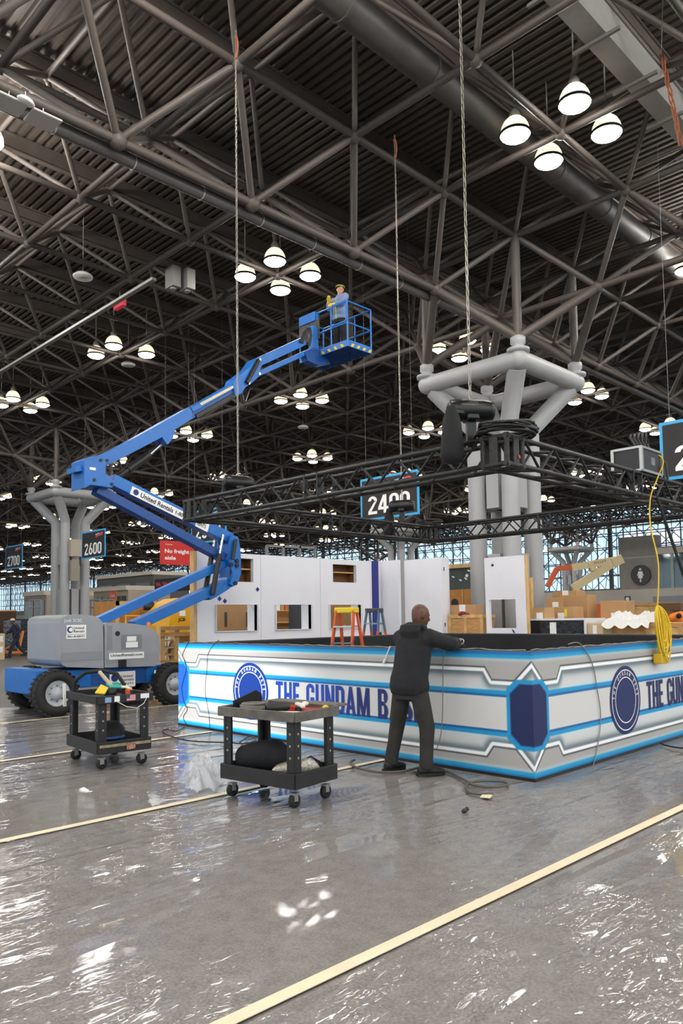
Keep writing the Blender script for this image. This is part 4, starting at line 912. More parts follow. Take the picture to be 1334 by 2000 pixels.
# worker in the basket
J2 = dict(pelvis=(0, 0, .9), chest=(.0, 0, 1.28), neck=(0, 0, 1.49), head=(.01, -.01, 1.63), side=JY, fwd=JX*-1, shR=(0, .19, 1.41), elR=(-.12, .26, 1.2), wrR=(-.26, .12, 1.3), shL=(0, -.19, 1.41), elL=(-.14, -.24, 1.2), wrL=(-.3, -.1, 1.14),
          hipR=(0, .1, .85), knR=(0, .12, .47), anR=(0, .12, .09), hipL=(0, -.1, .85), knL=(0, -.12, .47), anL=(0, -.12, .09), toeR=(-1, .2, 0), toeL=(-1, -.2, 0), hem=-.04)
b2p, Ph = person('person in blue shirt and yellow gloves standing in the boom lift basket', (bx0+.38, by0+.62, bz+.05), J2, M_skinl, mat('shirt_blue', '#7486ad', .85), mat('trousers_black', '#1d1b1a', .9), M_boot, Vector((-.5, -.6, 0)), R(6), top_name='shirt')
bl = Vector((bx0+.38, by0+.62, bz+.05))
g = G(); hc = bl+Vector(J2['head']); g.loft([(hc+Vector((0, 0, .04)), JX*.108, JY*.088), (hc+Vector((0, 0, .09)), JX*.095, JY*.078), (hc+Vector((0, 0, .13)), JX*.05, JY*.04)]); g.build('hair', mat('hair_dark', '#1c1512', .8), b2p)
G().pipe([hc+Vector((.112*math.cos(a), .094*math.sin(a), .075)) for a in [2*math.pi*k/18 for k in range(18)]], .013, 6, closed=True).build('lime_headband', mat('lime', '#a8c23a', .6), b2p)
g = G()
for s in 'RL':
    w = bl+Vector(J2['wr'+s]); d = (Vector(J2['wr'+s])-Vector(J2['el'+s])).normalized(); g.pipe([w-d*.1, w, w+d*.09, w+d*.15], [.05, .045, .05, .035], 10)
g.build('yellow_gloves', mat('glove_yellow', '#d6b526', .7), b2p)
G().beam(bl+Vector((-.16, -.02, .85)), bl+Vector((-.16, -.02, 1.35)), .03, .015).build('lime_vest_edge', mat('lime', '#a8c23a', .6), b2p)
# person walking by the wrapped pallet, far left
pw = onZ(31, 1284, -.012); hd = Vector((-.55, .1, 0)).normalized(); sdv = Vector((-hd.y, hd.x, 0))
def LW(f_, s_, z): v = hd*f_+sdv*s_; return (v.x, v.y, z)
J3 = dict(pelvis=LW(0, 0, .92), chest=LW(.05, 0, 1.3), neck=LW(.1, 0, 1.5), head=LW(.16, 0, 1.64), side=sdv, fwd=hd, shR=LW(.06, -.19, 1.42), elR=LW(.2, -.27, 1.18), wrR=LW(.42, -.2, 1.08), shL=LW(.04, .19, 1.42), elL=LW(-.1, .26, 1.2), wrL=LW(.08, .24, 1.02),
          hipR=LW(0, -.1, .86), knR=LW(-.12, -.1, .5), anR=LW(-.4, -.1, .16), hipL=LW(0, .1, .86), knL=LW(.2, .1, .5), anL=LW(.3, .1, .09), toeR=tuple(hd), toeL=tuple(hd), liftR=.06, hem=-.06)
b3, _ = person('person in navy work clothes and cap walking past the wrapped pallet', (pw.x, pw.y, -.012), J3, M_skinb, mat('navy_work', '#1d2438', .85), mat('navy_trs', '#20283a', .85), M_boot, hd, R(10), top_name='work_jacket')
hc = Vector((pw.x, pw.y, -.012))+Vector(J3['head']); G().loft([(hc+Vector((0, 0, .03)), hd*.112, sdv*.09), (hc+Vector((0, 0, .09)), hd*.1, sdv*.082), (hc+Vector((0, 0, .13)), hd*.05, sdv*.04)]).obox(hc+hd*.14+Vector((0, 0, .035)), hd*.06, sdv*.07, Vector((0, 0, .008))).build('cap', mat('cap_white', '#b9b7b4', .7), b3)

# ================================================================ TOOL CARTS
M_cart = mat('cart_black', '#1b1a19', .55, var=.3, vscale=6); M_cartg = mat('cart_grey', '#5e5952', .6, var=.35, vscale=10)
def cart(label, N, ang, Lx, Ly, zt, top_m, leg_m, handle):
    t = thing('tool_cart', label, 'tool cart', (N[0], N[1], .012)); c, s = math.cos(ang), math.sin(ang); e1 = Vector((c, s, 0)); e2 = Vector((-s, c, 0)); O = Vector((N[0], N[1], 0)); Z = Vector((0, 0, 1))
    def W(a, b, z): return O+e1*a+e2*b+Z*z
    def tray(name, z0, z1, m, ov=0):
        g = G(); w = .03; g.obox(W(Lx/2, Ly/2, z0+.012), e1*(Lx/2+ov), e2*(Ly/2+ov), Z*.012)
        for b in (-ov, Ly+ov): g.obox(W(Lx/2, b, (z0+z1)/2), e1*(Lx/2+ov), e2*w/2, Z*(z1-z0)/2)
        for a in (-ov, Lx+ov): g.obox(W(a, Ly/2, (z0+z1)/2), e1*w/2, e2*(Ly/2+ov), Z*(z1-z0)/2)
        return g.build(name, m, t, bevel=.006)
    lo = tray('lower_tray', .17, .3, leg_m); up = tray('upper_tray', zt-.085, zt, top_m, .015)
    for a in (.03, Lx-.03):
        for b in (.03, Ly-.03):
            sa = 1 if a < Lx/2 else -1; sb = 1 if b < Ly/2 else -1; g = G()
            g.obox(W(a+sa*.03, b, (zt-.08+.2)/2+.0), e1*.045, e2*.012, Z*(zt-.08-.2)/2); g.obox(W(a, b+sb*.03, (zt-.08+.2)/2), e1*.012, e2*.045, Z*(zt-.08-.2)/2)
            lg = g.build('leg', leg_m, t)
            g = G()
            for z in (.42, .52, .62):
                g.tube(W(a+sa*.035, b-sb*.014, z), W(a+sa*.035, b-sb*.016, z), .011, n=8); g.tube(W(a-sa*.014, b+sb*.035, z), W(a-sa*.016, b+sb*.035, z), .011, n=8)
            g.build('keyhole_slots', mat('slot_light', '#8d8a85', .6), lg)
            w = W(a+sa*.04, b+sb*.04, .062); cs = G().lathe([(.02, -.018), (.058, -.018), (.058, .018), (.02, .018)], w, e2, 20).build('caster_wheel', M_rubber, t)
            G().obox(w+Z*.055, e1*.03, e2*.03, Z*.01).obox(w+Z*.03+e2*.022, e1*.022, e2*.003, Z*.035).obox(w+Z*.03-e2*.022, e1*.022, e2*.003, Z*.035).build('caster_fork', M_house, cs)
    if handle:
        G().obox(W(Lx+.1, Ly/2, zt-.008), e1*.1, e2*(Ly/2-.02), Z*.012).build('handle_shelf', top_m, t, bevel=.008); G().tube(W(Lx+.08, Ly*.3, zt-.02), W(Lx+.08, Ly*.3, zt-.08), .035, n=14).build('cup_holder', M_cart, t)
    return t, W, e1, e2
c2, W2, a2x, a2y = cart('grey-topped plastic tool cart by the glowing booth wall', (4.27, 4.86), math.atan2(.13, .99), .56, .88, .81, M_cartg, M_cart, True)
c1, W1, a1x, a1y = cart('black tool cart with stickers and hose handle in front of the lift', (3.97, 7.69), math.atan2(-.1, .99), .6, .9, .79, M_cart, M_cart, False)
Z = Vector((0, 0, 1))
# --- on the grey-topped cart
zt = .75
def flat_coil(name, W, a, b, z, r, n, rr, m, lab):
    pts = []
    for k in range(n*16): an = 2*math.pi*k/16; q = r*(1+.1*math.sin(k*.5)); v = W(a, b, z); pts.append((v.x+q*math.cos(an), v.y+q*math.sin(an)*.8, v.z+rr+(k/16)*rr*1.2))
    return tag(G().pipe(pts, rr, 6).build(name, m), lab, 'cable')
flat_coil('cable_coil', W2, .2, .66, zt, .12, 5, .012, mat('cable_grey', '#6e6a62', .6), 'coiled grey cable on top of the grey-topped cart')
dr = thing('cordless_drill', 'red and black cordless drill lying on the grey-topped cart', 'drill', W2(.24, .38, zt)); q = W2(.24, .38, zt+.055)
G().lathe([(.02, -.13), (.045, -.12), (.05, -.02), (.045, .08), (.03, .1), (.015, .13)], q, (a2x*.5-a2y*.3), 16).build('motor_housing', mat('drill_black', '#1b1b1c', .45), dr)
G().beam(q+a2x*.03-a2y*.02, q+a2x*.1-a2y*.1-Z*.02, .05, .06).build('grip', mat('drill_red', '#a81f1c', .45), dr, bevel=.01); G().beam(q+a2x*.1-a2y*.1-Z*.025, q+a2x*.14-a2y*.14-Z*.025, .08, .06).build('battery', mat('drill_black', '#1b1b1c', .45), dr, bevel=.008)
tag(G().lathe([(.001, 0), (.1, 0), (.11, .03), (.1, .035), (.001, .02)], W2(.45, .18, zt), n=24).build('red_dish', mat('red_plastic', '#b3221e', .4), ), 'shallow red plastic dish on the grey-topped cart', 'dish')
g = G()
for k in range(9): v = W2(.42+random.uniform(-.06, .08), .24+random.uniform(-.05, .06), zt+.05+random.uniform(0, .03)); g.ball(v, .03, 8, 1, 1, .7)
tag(blob(g.build('white_rag', mat('rag_white', '#d9d5cc', .9)), .01, 2), 'crumpled white rag beside the red dish on the cart', 'rag')
tag(G().beam(W2(.1, .3, zt+.02), W2(.2, .1, zt+.02), .05, .04).build('white_bag', mat('bag_white', '#c9c5bd', .6), bevel=.012), 'small white packet on the grey-topped cart edge', 'packet')
tag(G().beam(W2(.3, .12, zt+.02), W2(.36, .05, zt+.02), .03, .03).build('wood_block', M_pine), 'small wood block with yellow strap on the cart', 'block')
tag(G().lathe([(.001, 0), (.03, 0), (.03, .05), (.012, .06), (.001, .06)], W2(.54, .1, zt), n=12).build('yellow_tool', mat('tool_yellow', '#d9b81c', .5)), 'small yellow-ended tool at the cart handle', 'tool')
tag(G().prism([W2(.1, .83, zt), W2(.5, .86, zt), W2(.5, .86, zt+.13), W2(.42, .86, zt+.17), W2(.1, .83, zt+.1)], a2y*-.015).build('display_board', M_black), 'black panel standing at the back of the grey-topped cart', 'panel')
for k in range(3): tag(G().beam(W2(.36+.05*k, .42, zt+.012), W2(.5+.02*k, .3, zt+.012), .018, .015).build('hand_tool', M_cab), ['black marker pen beside the drill', 'black screwdriver beside the rag on the cart', 'black pliers next to the red dish'][k], 'tool')
# bags on its lower tray
g = G(); g.loft([(W2(.12, .8, .35), a2x*.02, Z*.03), (W2(.14, .76, .35), a2x*.09, Z*.1), (W2(.2, .6, .37), a2x*.12, Z*.13), (W2(.26, .45, .38), a2x*.13, Z*.14), (W2(.3, .36, .35), a2x*.1, Z*.1), (W2(.31, .32, .33), a2x*.02, Z*.03)])
bag = tag(blob(g.build('duffel_bag', mat('bag_black', '#161619', .85, bump=.5, bscale=16)), .014, 4), 'black duffel bag on the lower tray of the grey-topped cart', 'bag')
g = G(); g.loft([(W2(.1, .36, .23), a2x*.03, Z*.02), (W2(.14, .32, .27), a2x*.08, Z*.06), (W2(.22, .2, .29), a2x*.09, Z*.08), (W2(.32, .1, .3), a2x*.08, Z*.08), (W2(.38, .06, .28), a2x*.03, Z*.03)])
tag(blob(g.build('silver_bag', mat('glitter', '#a8a294', .35, .4, var=.5, vscale=60)), .014, 3), 'silver glitter bag on the lower tray beside the duffel', 'bag')
g = G(); g.loft([(W2(.38, .3, .22), a2y*.03, Z*.03), (W2(.42, .27, .27), a2y*.1, Z*.07), (W2(.5, .2, .27), a2y*.1, Z*.07), (W2(.54, .16, .24), a2y*.03, Z*.03)])
bp = tag(blob(g.build('backpack', mat('bag_black2', '#131314', .8)), .014, 3), 'small black backpack with navy strap on the lower tray', 'bag')
G().pipe([W2(.36, .2, .34), W2(.4, .16, .37), W2(.46, .14, .33), W2(.44, .12, .24)], .022, 6, flat=.4).build('navy_strap', mat('navy_cloth', '#22264f', .8), bp)
# --- on the stickered cart
zt1 = .73
t = thing('hose_handle', 'thick black hose bent as a handle over the stickered cart', 'hose', W1(.06, .86, zt1)); G().pipe([W1(.06, .86, .72), W1(.05, .84, .9), W1(.15, .75, 1.0), W1(.3, .62, 1.02), W1(.42, .5, .98), W1(.48, .44, .86), W1(.48, .44, .74)], .022, 8).build('hose', M_rubber, t)
g = G()
for k in range(6): g.ball(W1(.26+.02*k, .6-.015*k, 1.0-.03*k), .028, 8)
blob(g.build('taped_glove', mat('glove_tan', '#c9b694', .8), t), .012, 2)
g = G()
for k in range(7): g.ball(W1(.4+random.uniform(-.06, .06), .52+random.uniform(-.1, .06), zt1+.1+random.uniform(0, .04)), .04, 8, 1, 1, .6)
tag(blob(g.build('teal_cloth', mat('teal', '#3aa79a', .8)), .014, 3), 'crumpled teal cloth on the stickered cart', 'cloth')
g = G()
for k in range(7): g.ball(W1(.5+random.uniform(-.05, .06), .46+random.uniform(-.1, .06), zt1+.08+random.uniform(0, .03)), .035, 8, 1, 1, .6)
tag(blob(g.build('white_glove', mat('glove_white', '#d8d2c4', .85)), .014, 3), 'white work glove under the teal cloth on the cart', 'glove')
tag(G().prism([W1(.1, .34, zt1+.06), W1(.2, .42, zt1+.14), W1(.26, .36, zt1+.1), W1(.18, .26, zt1+.05)], (0, 0, .012)).build('putty_knife', mat('tool_yellow', '#d9b81c', .5)), 'flat yellow putty knife sticking up from the stickered cart', 'tool')
tag(G().lathe([(.001, 0), (.07, 0), (.07, .09), (.05, .1), (.05, .03), (.001, .03)], W1(.3, .4, zt1), n=20).build('black_tape_roll', M_black), 'roll of black tape on the stickered cart', 'tape roll')
tm = thing('tape_measure', 'orange and black tape measure on the stickered cart', 'tape measure', W1(.48, .3, zt1)); G().obox(W1(.48, .3, zt1+.045), a1x*.04, a1y*.02, Z*.04).build('case', mat('orange_plastic', '#c8551c', .45), tm, bevel=.01); G().obox(W1(.505, .3, zt1+.045), a1x*.02, a1y*.022, Z*.025).build('grip', M_black, tm)
tag(G().beam(W1(-.05, .86, .62), W1(-.06, .87, .88), .022, .03).build('cable_ties', mat('ties_white', '#d9d6d0', .6)), 'bundle of white cable ties hung on the stickered cart corner', 'cable ties')
yface = -.033
def csticker(name, a, z, w, h, m): return G().obox(W1(a, yface, z), a1x*w/2, a1y*.001, Z*h/2).build(name, m, c1)
s = csticker('flag_sticker', .36, .75, .1, .065, M_stk); 
for k in range(4): G().obox(W1(.36, yface-.002, .722+.018*k), a1x*.05, a1y*.0008, Z*.0045).build('red_stripe', mat('flag_red', '#b3262c', .6), s)
G().obox(W1(.327, yface-.003, .765), a1x*.017, a1y*.0008, Z*.018).build('blue_canton', mat('flag_blue', '#25356e', .6), s)
csticker('round_sticker', .2, .75, .06, .06, M_stk); csticker('blue_sticker', .1, .745, .07, .055, mat('sticker_blue', '#7d9cc4', .6)); csticker('white_sticker', .52, .76, .1, .05, M_stk)
csticker('eagle_sticker', .36, .23, .1, .07, mat('eagle_mix', '#a87a6a', .6, var=.8, vscale=40)); csticker('worn_strip', .3, .255, .58, .03, mat('worn_tan', '#8d8268', .8, var=.4, vscale=20))
ch = thing('hanging_chain', 'short chain on a white cord hanging from the stickered cart', 'chain', W1(.4, -.05, .4)); g = G()
for k in range(8): a = W1(.42, -.05, .62-.028*k); g.pipe([a+Vector(((.008 if k % 2 else 0)*math.cos(q), (0 if k % 2 else .008)*math.cos(q), .018*math.sin(q))) for q in [2*math.pi*i/8 for i in range(8)]], .0035, 5, closed=True)
g.build('links', M_chrome, ch); G().pipe([W1(.2, -.04, .72), W1(.3, -.05, .66), W1(.42, -.05, .635), W1(.5, -.05, .68), W1(.54, -.04, .74)], .004, 5).build('cord', M_stk, ch)
g = G(); g.loft([(W1(.25, .3, .2), a1x*.05, a1y*.05), (W1(.27, .35, .28), a1x*.16, a1y*.14), (W1(.3, .4, .38), a1x*.17, a1y*.15), (W1(.32, .42, .46), a1x*.08, a1y*.08)])
hb = tag(blob(g.build('tool_bag', mat('bag_black3', '#101114', .8)), .016, 4), 'black tool bag with blue rim on the stickered cart\'s lower tray', 'bag'); G().pipe([W1(.27+.14*math.cos(q), .3+.12*math.sin(q), .3) for q in [2*math.pi*i/16 for i in range(16)]], .016, 6, closed=True).build('blue_rim', mat('blue_cloth', '#1d4a8a', .7), hb)
tag(G().obox(W1(.42, .2, .215), a1x*.13, a1y*.09, Z*.015).build('flat_box', mat('grey_card', '#5a5754', .7)), 'flat grey box lying on the stickered cart\'s lower tray', 'box')
# ================================================================ STEP LADDERS
def ladder(label, c, ang, cap_m, up_m, low_m, h=1.75):
    t = thing('step_ladder', label, 'step ladder', (c[0], c[1], .012)); co, si = math.cos(ang), math.sin(ang); e1 = Vector((co, si, 0)); e2 = Vector((-si, co, 0)); O = Vector((c[0], c[1], .012))
    def W(a, b, z): return O+e1*a+e2*b+Z*z
    G().obox(W(0, 0, h-.05), e1*.1, e2*.2, Z*.05).build('top_cap', cap_m, t, bevel=.02)
    for s in (-1, 1):
        for b in (-1, 1):
            p, q = W(s*.07, b*.16, h-.06), W(s*.48, b*.25, 0); m_ = p*.72+q*.28
            G().beam(p, m_, .075, .03, e1).build('rail', up_m, t); G().beam(m_, q, .075, .03, e1).build('rail', low_m, t)
    for k in range(5):
        z = .3+.28*k; f = 1-z/h; a = -(.07+.41*f); b = .16+.09*f; G().obox(W(a, 0, z), e1*.05, e2*b, Z*.012).build('step', M_chrome, t)
        if k % 2 == 0: G().obox(W(-a, 0, z), e1*.012, e2*b, Z*.02).build('rear_brace', M_chrome, t)
    g = G(); g.tube(W(-.2, -.25, 1.18), W(-.2, -.262, 1.18), .05, n=16); g.build('badge', M_black, t)
    return t
M_or = mat('ladder_orange', '#d2541c', .5)
ladder('orange fibreglass step ladder with yellow top inside the booth', (9.45, 9.35), R(20), mat('cap_yellow', '#dcc11f', .45), M_or, M_or)
ladder('orange step ladder with blue-grey upper rails behind the booth', (13.25, 12.2), R(15), mat('cap_grey', '#3c4046', .5), mat('rail_bluegrey', '#4d6a80', .5), M_or, 1.78)

# ================================================================ WHITE DISPLAY WALLS
def holed_wall(name, label, x0, x1, z1, y, th, holes, m):
    t = thing(name, label, 'display wall', ((x0+x1)/2, y, -.012)); xs = sorted({x0, x1, *[h[0] for h in holes], *[h[1] for h in holes]}); zs = sorted({-.012, z1, *[h[2] for h in holes], *[h[3] for h in holes]}); g = G()
    for i in range(len(xs)-1):
        run = None
        for k in range(len(zs)-1):
            cx, cz = (xs[i]+xs[i+1])/2, (zs[k]+zs[k+1])/2
            if not any(h[0] < cx < h[1] and h[2] < cz < h[3] for h in holes): g.box(xs[i], xs[i+1], y, y+th, zs[k], zs[k+1])
    g.build('wall_panel', m, t); return t
H = [(10.35, 11.28, 2.45, 3.0), (13.91, 14.79, 2.51, 2.98), (10.19, 11.38, 1.31, 1.92), (11.95, 13.12, 1.31, 1.92), (13.76, 14.94, 1.3, 1.92)]
dw = holed_wall('display_wall', 'long white display wall with five rectangular openings behind the booth', 9.7, 15.4, 3.11, 14.25, .1, H, M_white)
M_niche = mat('niche_brown', '#6f4a28', .7, var=.15, vscale=4, stretch=(8, 1, 1))
for x0, x1, z0, z1 in H[:2]:
    G().box(x0-.02, x1+.02, 14.6, 14.62, z0-.02, z1+.02).build('niche_back', M_niche, dw); G().box(x0, x1, 14.36, 14.6, (z0+z1)/2+.02, (z0+z1)/2+.045).build('niche_shelf', M_pine, dw)
    for zz in (z0-.02, z1): G().box(x0-.02, x1+.02, 14.35, 14.62, zz, zz+.02).build('niche_board', M_niche, dw)
    for xx in (x0-.02, x1): G().box(xx, xx+.02, 14.35, 14.62, z0-.02, z1+.02).build('niche_board', M_niche, dw)
for x0, x1, z0, z1 in H[2:]:
    for xx in (x0-.012, x1): G().box(xx, xx+.012, 14.2, 14.62, z0, z1).build('opening_frame', M_white, dw)
    G().box(x0, x1, 14.2, 14.62, z0-.012, z0).build('opening_frame', M_white, dw)
for x in (11.5, 13.45): G().box(x-.002, x+.002, 14.246, 14.25, 0, 3.11).build('panel_seam', mat('seam', '#a5a5ab', .6), dw)
for x, z in ((10.3, 2.05), (10.45, 2.0), (11.4, 2.28)): G().obox((x, 14.248, z), (.03, 0, .03), (0, .002, 0), (-.03, 0, .03)).build('blue_tape_mark', mat('tape_blue', '#1c2a7a', .6), dw)
G().box(9.62, 9.7, 14.27, 14.42, -.012, 3.11).build('timber_edge', M_pine, dw)
M_bt = mat('tape_blue', '#1c2a7a', .6)
tag(G().box(15.4, 15.62, 14.2, 14.34, -.012, 3.12).build('blue_post', mat('post_blue', '#1a2578', .5)), 'dark blue post at the right end of the display wall', 'post')
t = thing('exhibit_wall', 'plain white display panel beside the dark blue post', 'display panel', (16.2, 14.2, -.012)); G().box(16.2, 16.3, 13.98, 14.75, -.012, 3.17).build('panel_board', M_white, t); G().box(15.75, 16.2, 14.65, 14.75, -.012, 3.17).build('panel_return', M_white, t)
t = thing('exhibit_wall', 'wide white display panel with a deep edge, next to the green board', 'display panel', (16.4, 13.3, -.012)); G().box(16.4, 16.75, 12.63, 13.93, -.012, 3.16).build('panel_board', M_white, t); 
for z in (1.3, 2.8): G().box(16.5, 16.53, 12.62, 12.63, z, z+.1).build('hinge', M_black, t)
# leaning panel with window opening
t = thing('leaning_panel', 'white panel with a square opening leaning in front of the grey column', 'display panel', (16.4, 10.65, -.012)); ty0, ty1 = 10.08, 11.26; o0, o1, oz0, oz1 = 10.38, 11.16, 1.26, 1.98
g = G()
for a, b, z0, z1 in ((ty0, ty1, -.012, oz0), (ty0, ty1, oz1, 3.06), (ty0, o0, oz0, oz1), (o1, ty1, oz0, oz1)):
    g.add([(16.4+.03*z+dx, y+.03*(z-1.5), z) for dx in (0, .1) for z in (z0, z1) for y in (a, b)], [(0, 1, 3, 2), (4, 6, 7, 5), (0, 4, 5, 1), (2, 3, 7, 6), (0, 2, 6, 4), (1, 5, 7, 3)])
g.build('panel_board', M_white, t); g = G(); g.add([(16.405+.03*z+dx, ty0-.004+.03*(z-1.5)+dy, z) for dx in (0, .13) for z in (-.012, 3.06) for dy in (-.012, 0)], [(0, 1, 3, 2), (4, 6, 7, 5), (0, 4, 5, 1), (2, 3, 7, 6), (0, 2, 6, 4), (1, 5, 7, 3)]); g.build('timber_edge', M_pine, t)
G().tube((16.4+.03*2.86, 11.05, 2.86), (16.39+.03*2.86, 11.05, 2.86), .035, n=14).build('bolt_hole', M_black, t); G().obox((16.42, 10.45, 1.18), (.002, 0, 0), (0, .03, .02), (0, .015, .04)).build('blue_tape_mark', M_bt, t)

# ================================================================ HANGING SIGNS
M_cyan = mat('sign_cyan', '#2f9fd6', .5); M_sgn = mat('sign_black', '#232021', .7, var=.2, vscale=3)
ALAB = {'2300': 'beside the silver-edged road case', '2400': 'behind the truss hoist', '2500': 'half hidden by the boom lift elbow', '2600': 'beside the column behind the boom lift', '2700': 'beyond the column, the smallest one'}
def aisle(num, y, z=5.15):
    X0 = 16.9; w, h = 2.3, 1.3; t = thing('aisle_sign', 'black aisle sign reading %s %s' % (num, ALAB[num]), 'aisle sign', (X0, y, z-h/2))
    G().box(X0, X0+.03, y-w/2, y+w/2, z-h/2, z+h/2).build('border', M_cyan, t); G().box(X0-.006, X0, y-w/2+.07, y+w/2-.07, z-h/2+.07, z+h/2-.07).build('board', M_sgn, t)
    block_text('digit', num, M_wink, t, (X0-.008, y, z-.2), (0, -1, 0), (0, 0, 1), width=1.65, height=.55, gap=.06)
    lg = G().prism([(X0-.009, y-.25, z+.3), (X0-.009, y-.95, z+.38), (X0-.009, y-.95, z+.52), (X0-.009, y-.25, z+.44)], (-.003, 0, 0)).build('show_logo', mat('logo_red', '#c23a2e', .5), t)
    G().prism([(X0-.013, y-.25, z+.4), (X0-.013, y-.6, z+.45), (X0-.013, y-.6, z+.5), (X0-.013, y-.25, z+.46)], (-.002, 0, 0)).build('logo_blue', mat('logo_lblue', '#7fb8dd', .5), lg)
    for s in (-1, 1): G().tube((X0+.015, y+s*w*.4, z+h/2), (X0+.015, y+s*w*.4, zd), .004, n=4).build('hanging_wire', M_house, t)
    return t
for k, n in enumerate(('2300', '2400', '2500', '2600', '2700')): aisle(n, 14.9+(k-1)*9.2, 5.15)
fx, fy = 14.97, 23.2; a = onY(313, 1055, fy); b = onY(379, 1105, fy)
t = thing('freight_sign', 'red hanging sign reading No freight aisle beside the boom lift', 'sign', ((a.x+b.x)/2, fy, b.z)); G().box(a.x, b.x, fy, fy+.03, b.z, a.z).build('sign_board', mat('sign_red', '#c22a2a', .6), t)
wd = b.x-a.x; text('sign_text', 'No freight', 1, M_wink, t, (a.x+.13*wd, fy-.003, b.z+(a.z-b.z)*.55), (1, 0, 0), (0, 0, 1), width=wd*.72, height=(a.z-b.z)*.22, bold=.025, align='LEFT'); text('sign_text', 'aisle', 1, M_wink, t, (a.x+.13*wd, fy-.003, b.z+(a.z-b.z)*.29), (1, 0, 0), (0, 0, 1), width=wd*.32, height=(a.z-b.z)*.16, bold=.025, align='LEFT')
text('sign_text', 'Freeman', 1, M_wink, t, (a.x+.15*wd, fy-.003, b.z+(a.z-b.z)*.85), (1, 0, 0), (0, 0, 1), width=wd*.2, height=(a.z-b.z)*.06, align='LEFT')
for s in (.15, .85): G().tube((a.x+wd*s, fy+.015, a.z), (a.x+wd*s, fy+.015, zd), .004, n=4).build('hanging_wire', M_house, t)
# ================================================================ SMALL THINGS ON THE ROOF FRAME
M_pale = mat('pale_plastic', '#b8b4ae', .5)
def on_roof(x, y, z): return onZ(x, y, z)
for (x, y), lab in (((17, 203), 'pale flat antenna panel clamped to the pipe, beside a white access point'), ((84, 235), 'second pale flat antenna panel, its cable running along the pipe')):
    p = on_roof(x, y, ZL-.5); t = thing('antenna_panel', lab, 'antenna', (p.x, p.y, p.z)); d = Vector((1, 0, 0)); e = Vector((0, 1, 0))
    G().obox(p, d*.24, e*.21, d.cross(e)*.02).build('panel', M_pale, t, bevel=.02); G().tube(p+Vector((0, 0, .02)), p+Vector((0, 0, .2)), .015, n=6).build('bracket', M_chrome, t)
p = on_roof(49, 202, ZL-.52); t = thing('access_point', 'small white wireless access point between the two antenna panels', 'access point', tuple(p)); G().lathe([(.001, 0), (.12, .01), (.14, .04), (.1, .08), (.001, .09)], p, (.2, -.3, 1), 20).build('shell', mat('ap_white', '#dedcd6', .4), t); G().tube(p+Vector((0, 0, .07)), p+Vector((0, 0, .2)), .012, n=6).build('bracket', M_chrome, t)
M_box = mat('box_galv', '#8a8883', .45, .2)
for (x, y), lab in (((338, 543), 'grey ballast box hung under the roof frame, front one of a pair'), ((366, 548), 'grey ballast box hung under the roof frame, rear one of a pair')):
    p = on_roof(x, y, ZU-.3); t = thing('ballast_box', lab, 'box', (p.x, p.y, p.z-.2)); G().box(p.x-.14, p.x+.14, p.y-.2, p.y+.2, p.z-.3, p.z+.3).build('box_body', M_box, t, bevel=.015); G().tube((p.x, p.y, p.z-.3), (p.x, p.y, p.z-.33), .08, n=14).build('lens', M_pale, t); G().tube((p.x, p.y, p.z+.3), (p.x, p.y, ZU+.1), .015, n=6).build('hanger', M_box, t)
p = on_roof(234, 592, ZU-.4); t = thing('exit_sign', 'red exit sign box hung under the roof frame', 'exit sign', (p.x, p.y, p.z-.15)); G().box(p.x-.06, p.x+.06, p.y-.28, p.y+.28, p.z-.15, p.z+.15).build('sign_box', mat('exit_red', '#b0263a', .5, emit=.4), t); G().tube((p.x, p.y, p.z+.15), (p.x, p.y, ZU), .015, n=6).build('hanger', M_box, t)
for (x, y), lab in (((162, 543), 'white round ceiling speaker on a long stem above the boom lift'), ((240, 694), 'white round speaker hung among the lamps over the boom lift'), ((592, 836), 'small white round speaker far down the hall')):
    p = on_roof(x, y, ZU-.35) if x != 240 else U(2, 5)+Vector((.676, .676, -.1)); t = thing('round_speaker', lab, 'speaker', (p.x, p.y, p.z)); G().lathe([(.001, 0), (.26, .0), (.28, .05), (.2, .12), (.06, .18), (.001, .19)], p, n=24).build('speaker_body', M_pale, t); G().tube(p+Vector((0, 0, .18)), (p.x, p.y, zd), .012, n=6).build('stem', M_box, t)

# ================================================================ CRATES, PALLETS AND GOODS BEHIND THE BOOTH
def boxD(name, label, cat, x0, y0, x1, y1, D, m, depth=.8, zb=None, along='Y', tape=True):
    """box whose front face spans the pixel rectangle at depth D; front face lies along Y (plane X const) or along X"""
    c = atD((x0+x1)/2, (y0+y1)/2, D); f = onX if along == 'Y' else onY; k = c.x if along == 'Y' else c.y
    a, b = f(x0, y0, k), f(x1, y1, k); z0 = b.z if zb is None else zb; t = thing(name, label, cat, (c.x, c.y, z0))
    if along == 'Y': bx = (k, k+depth, min(a.y, b.y), max(a.y, b.y))
    else: bx = (min(a.x, b.x), max(a.x, b.x), k, k+depth)
    G().box(*bx, z0, a.z).build('box_body', m, t, bevel=.01); return t, bx, z0, a.z
def battens(t, bx, z0, z1, m=M_pine, th=.03, w=.09, nv=3):
    x0, x1, y0, y1 = bx; g = G()
    for z in (z0, z1-w): G().box(x0-th, x0, y0, y1, z, z+w).build('batten', m, t); G().box(x0, x1, y0-th, y0, z, z+w).build('batten', m, t)
    for k in range(nv):
        y = y0+(y1-y0-w)*k/(nv-1); G().box(x0-th, x0, y, y+w, z0+w, z1-w).build('batten', m, t)
FZ = -.012
t, bx, z0, z1 = boxD('wooden_crate', 'long low plywood crate seen between the white panels', 'crate', 876, 1201, 945, 1240, 20.3, M_wood, .5, FZ); battens(t, bx, z0, z1)
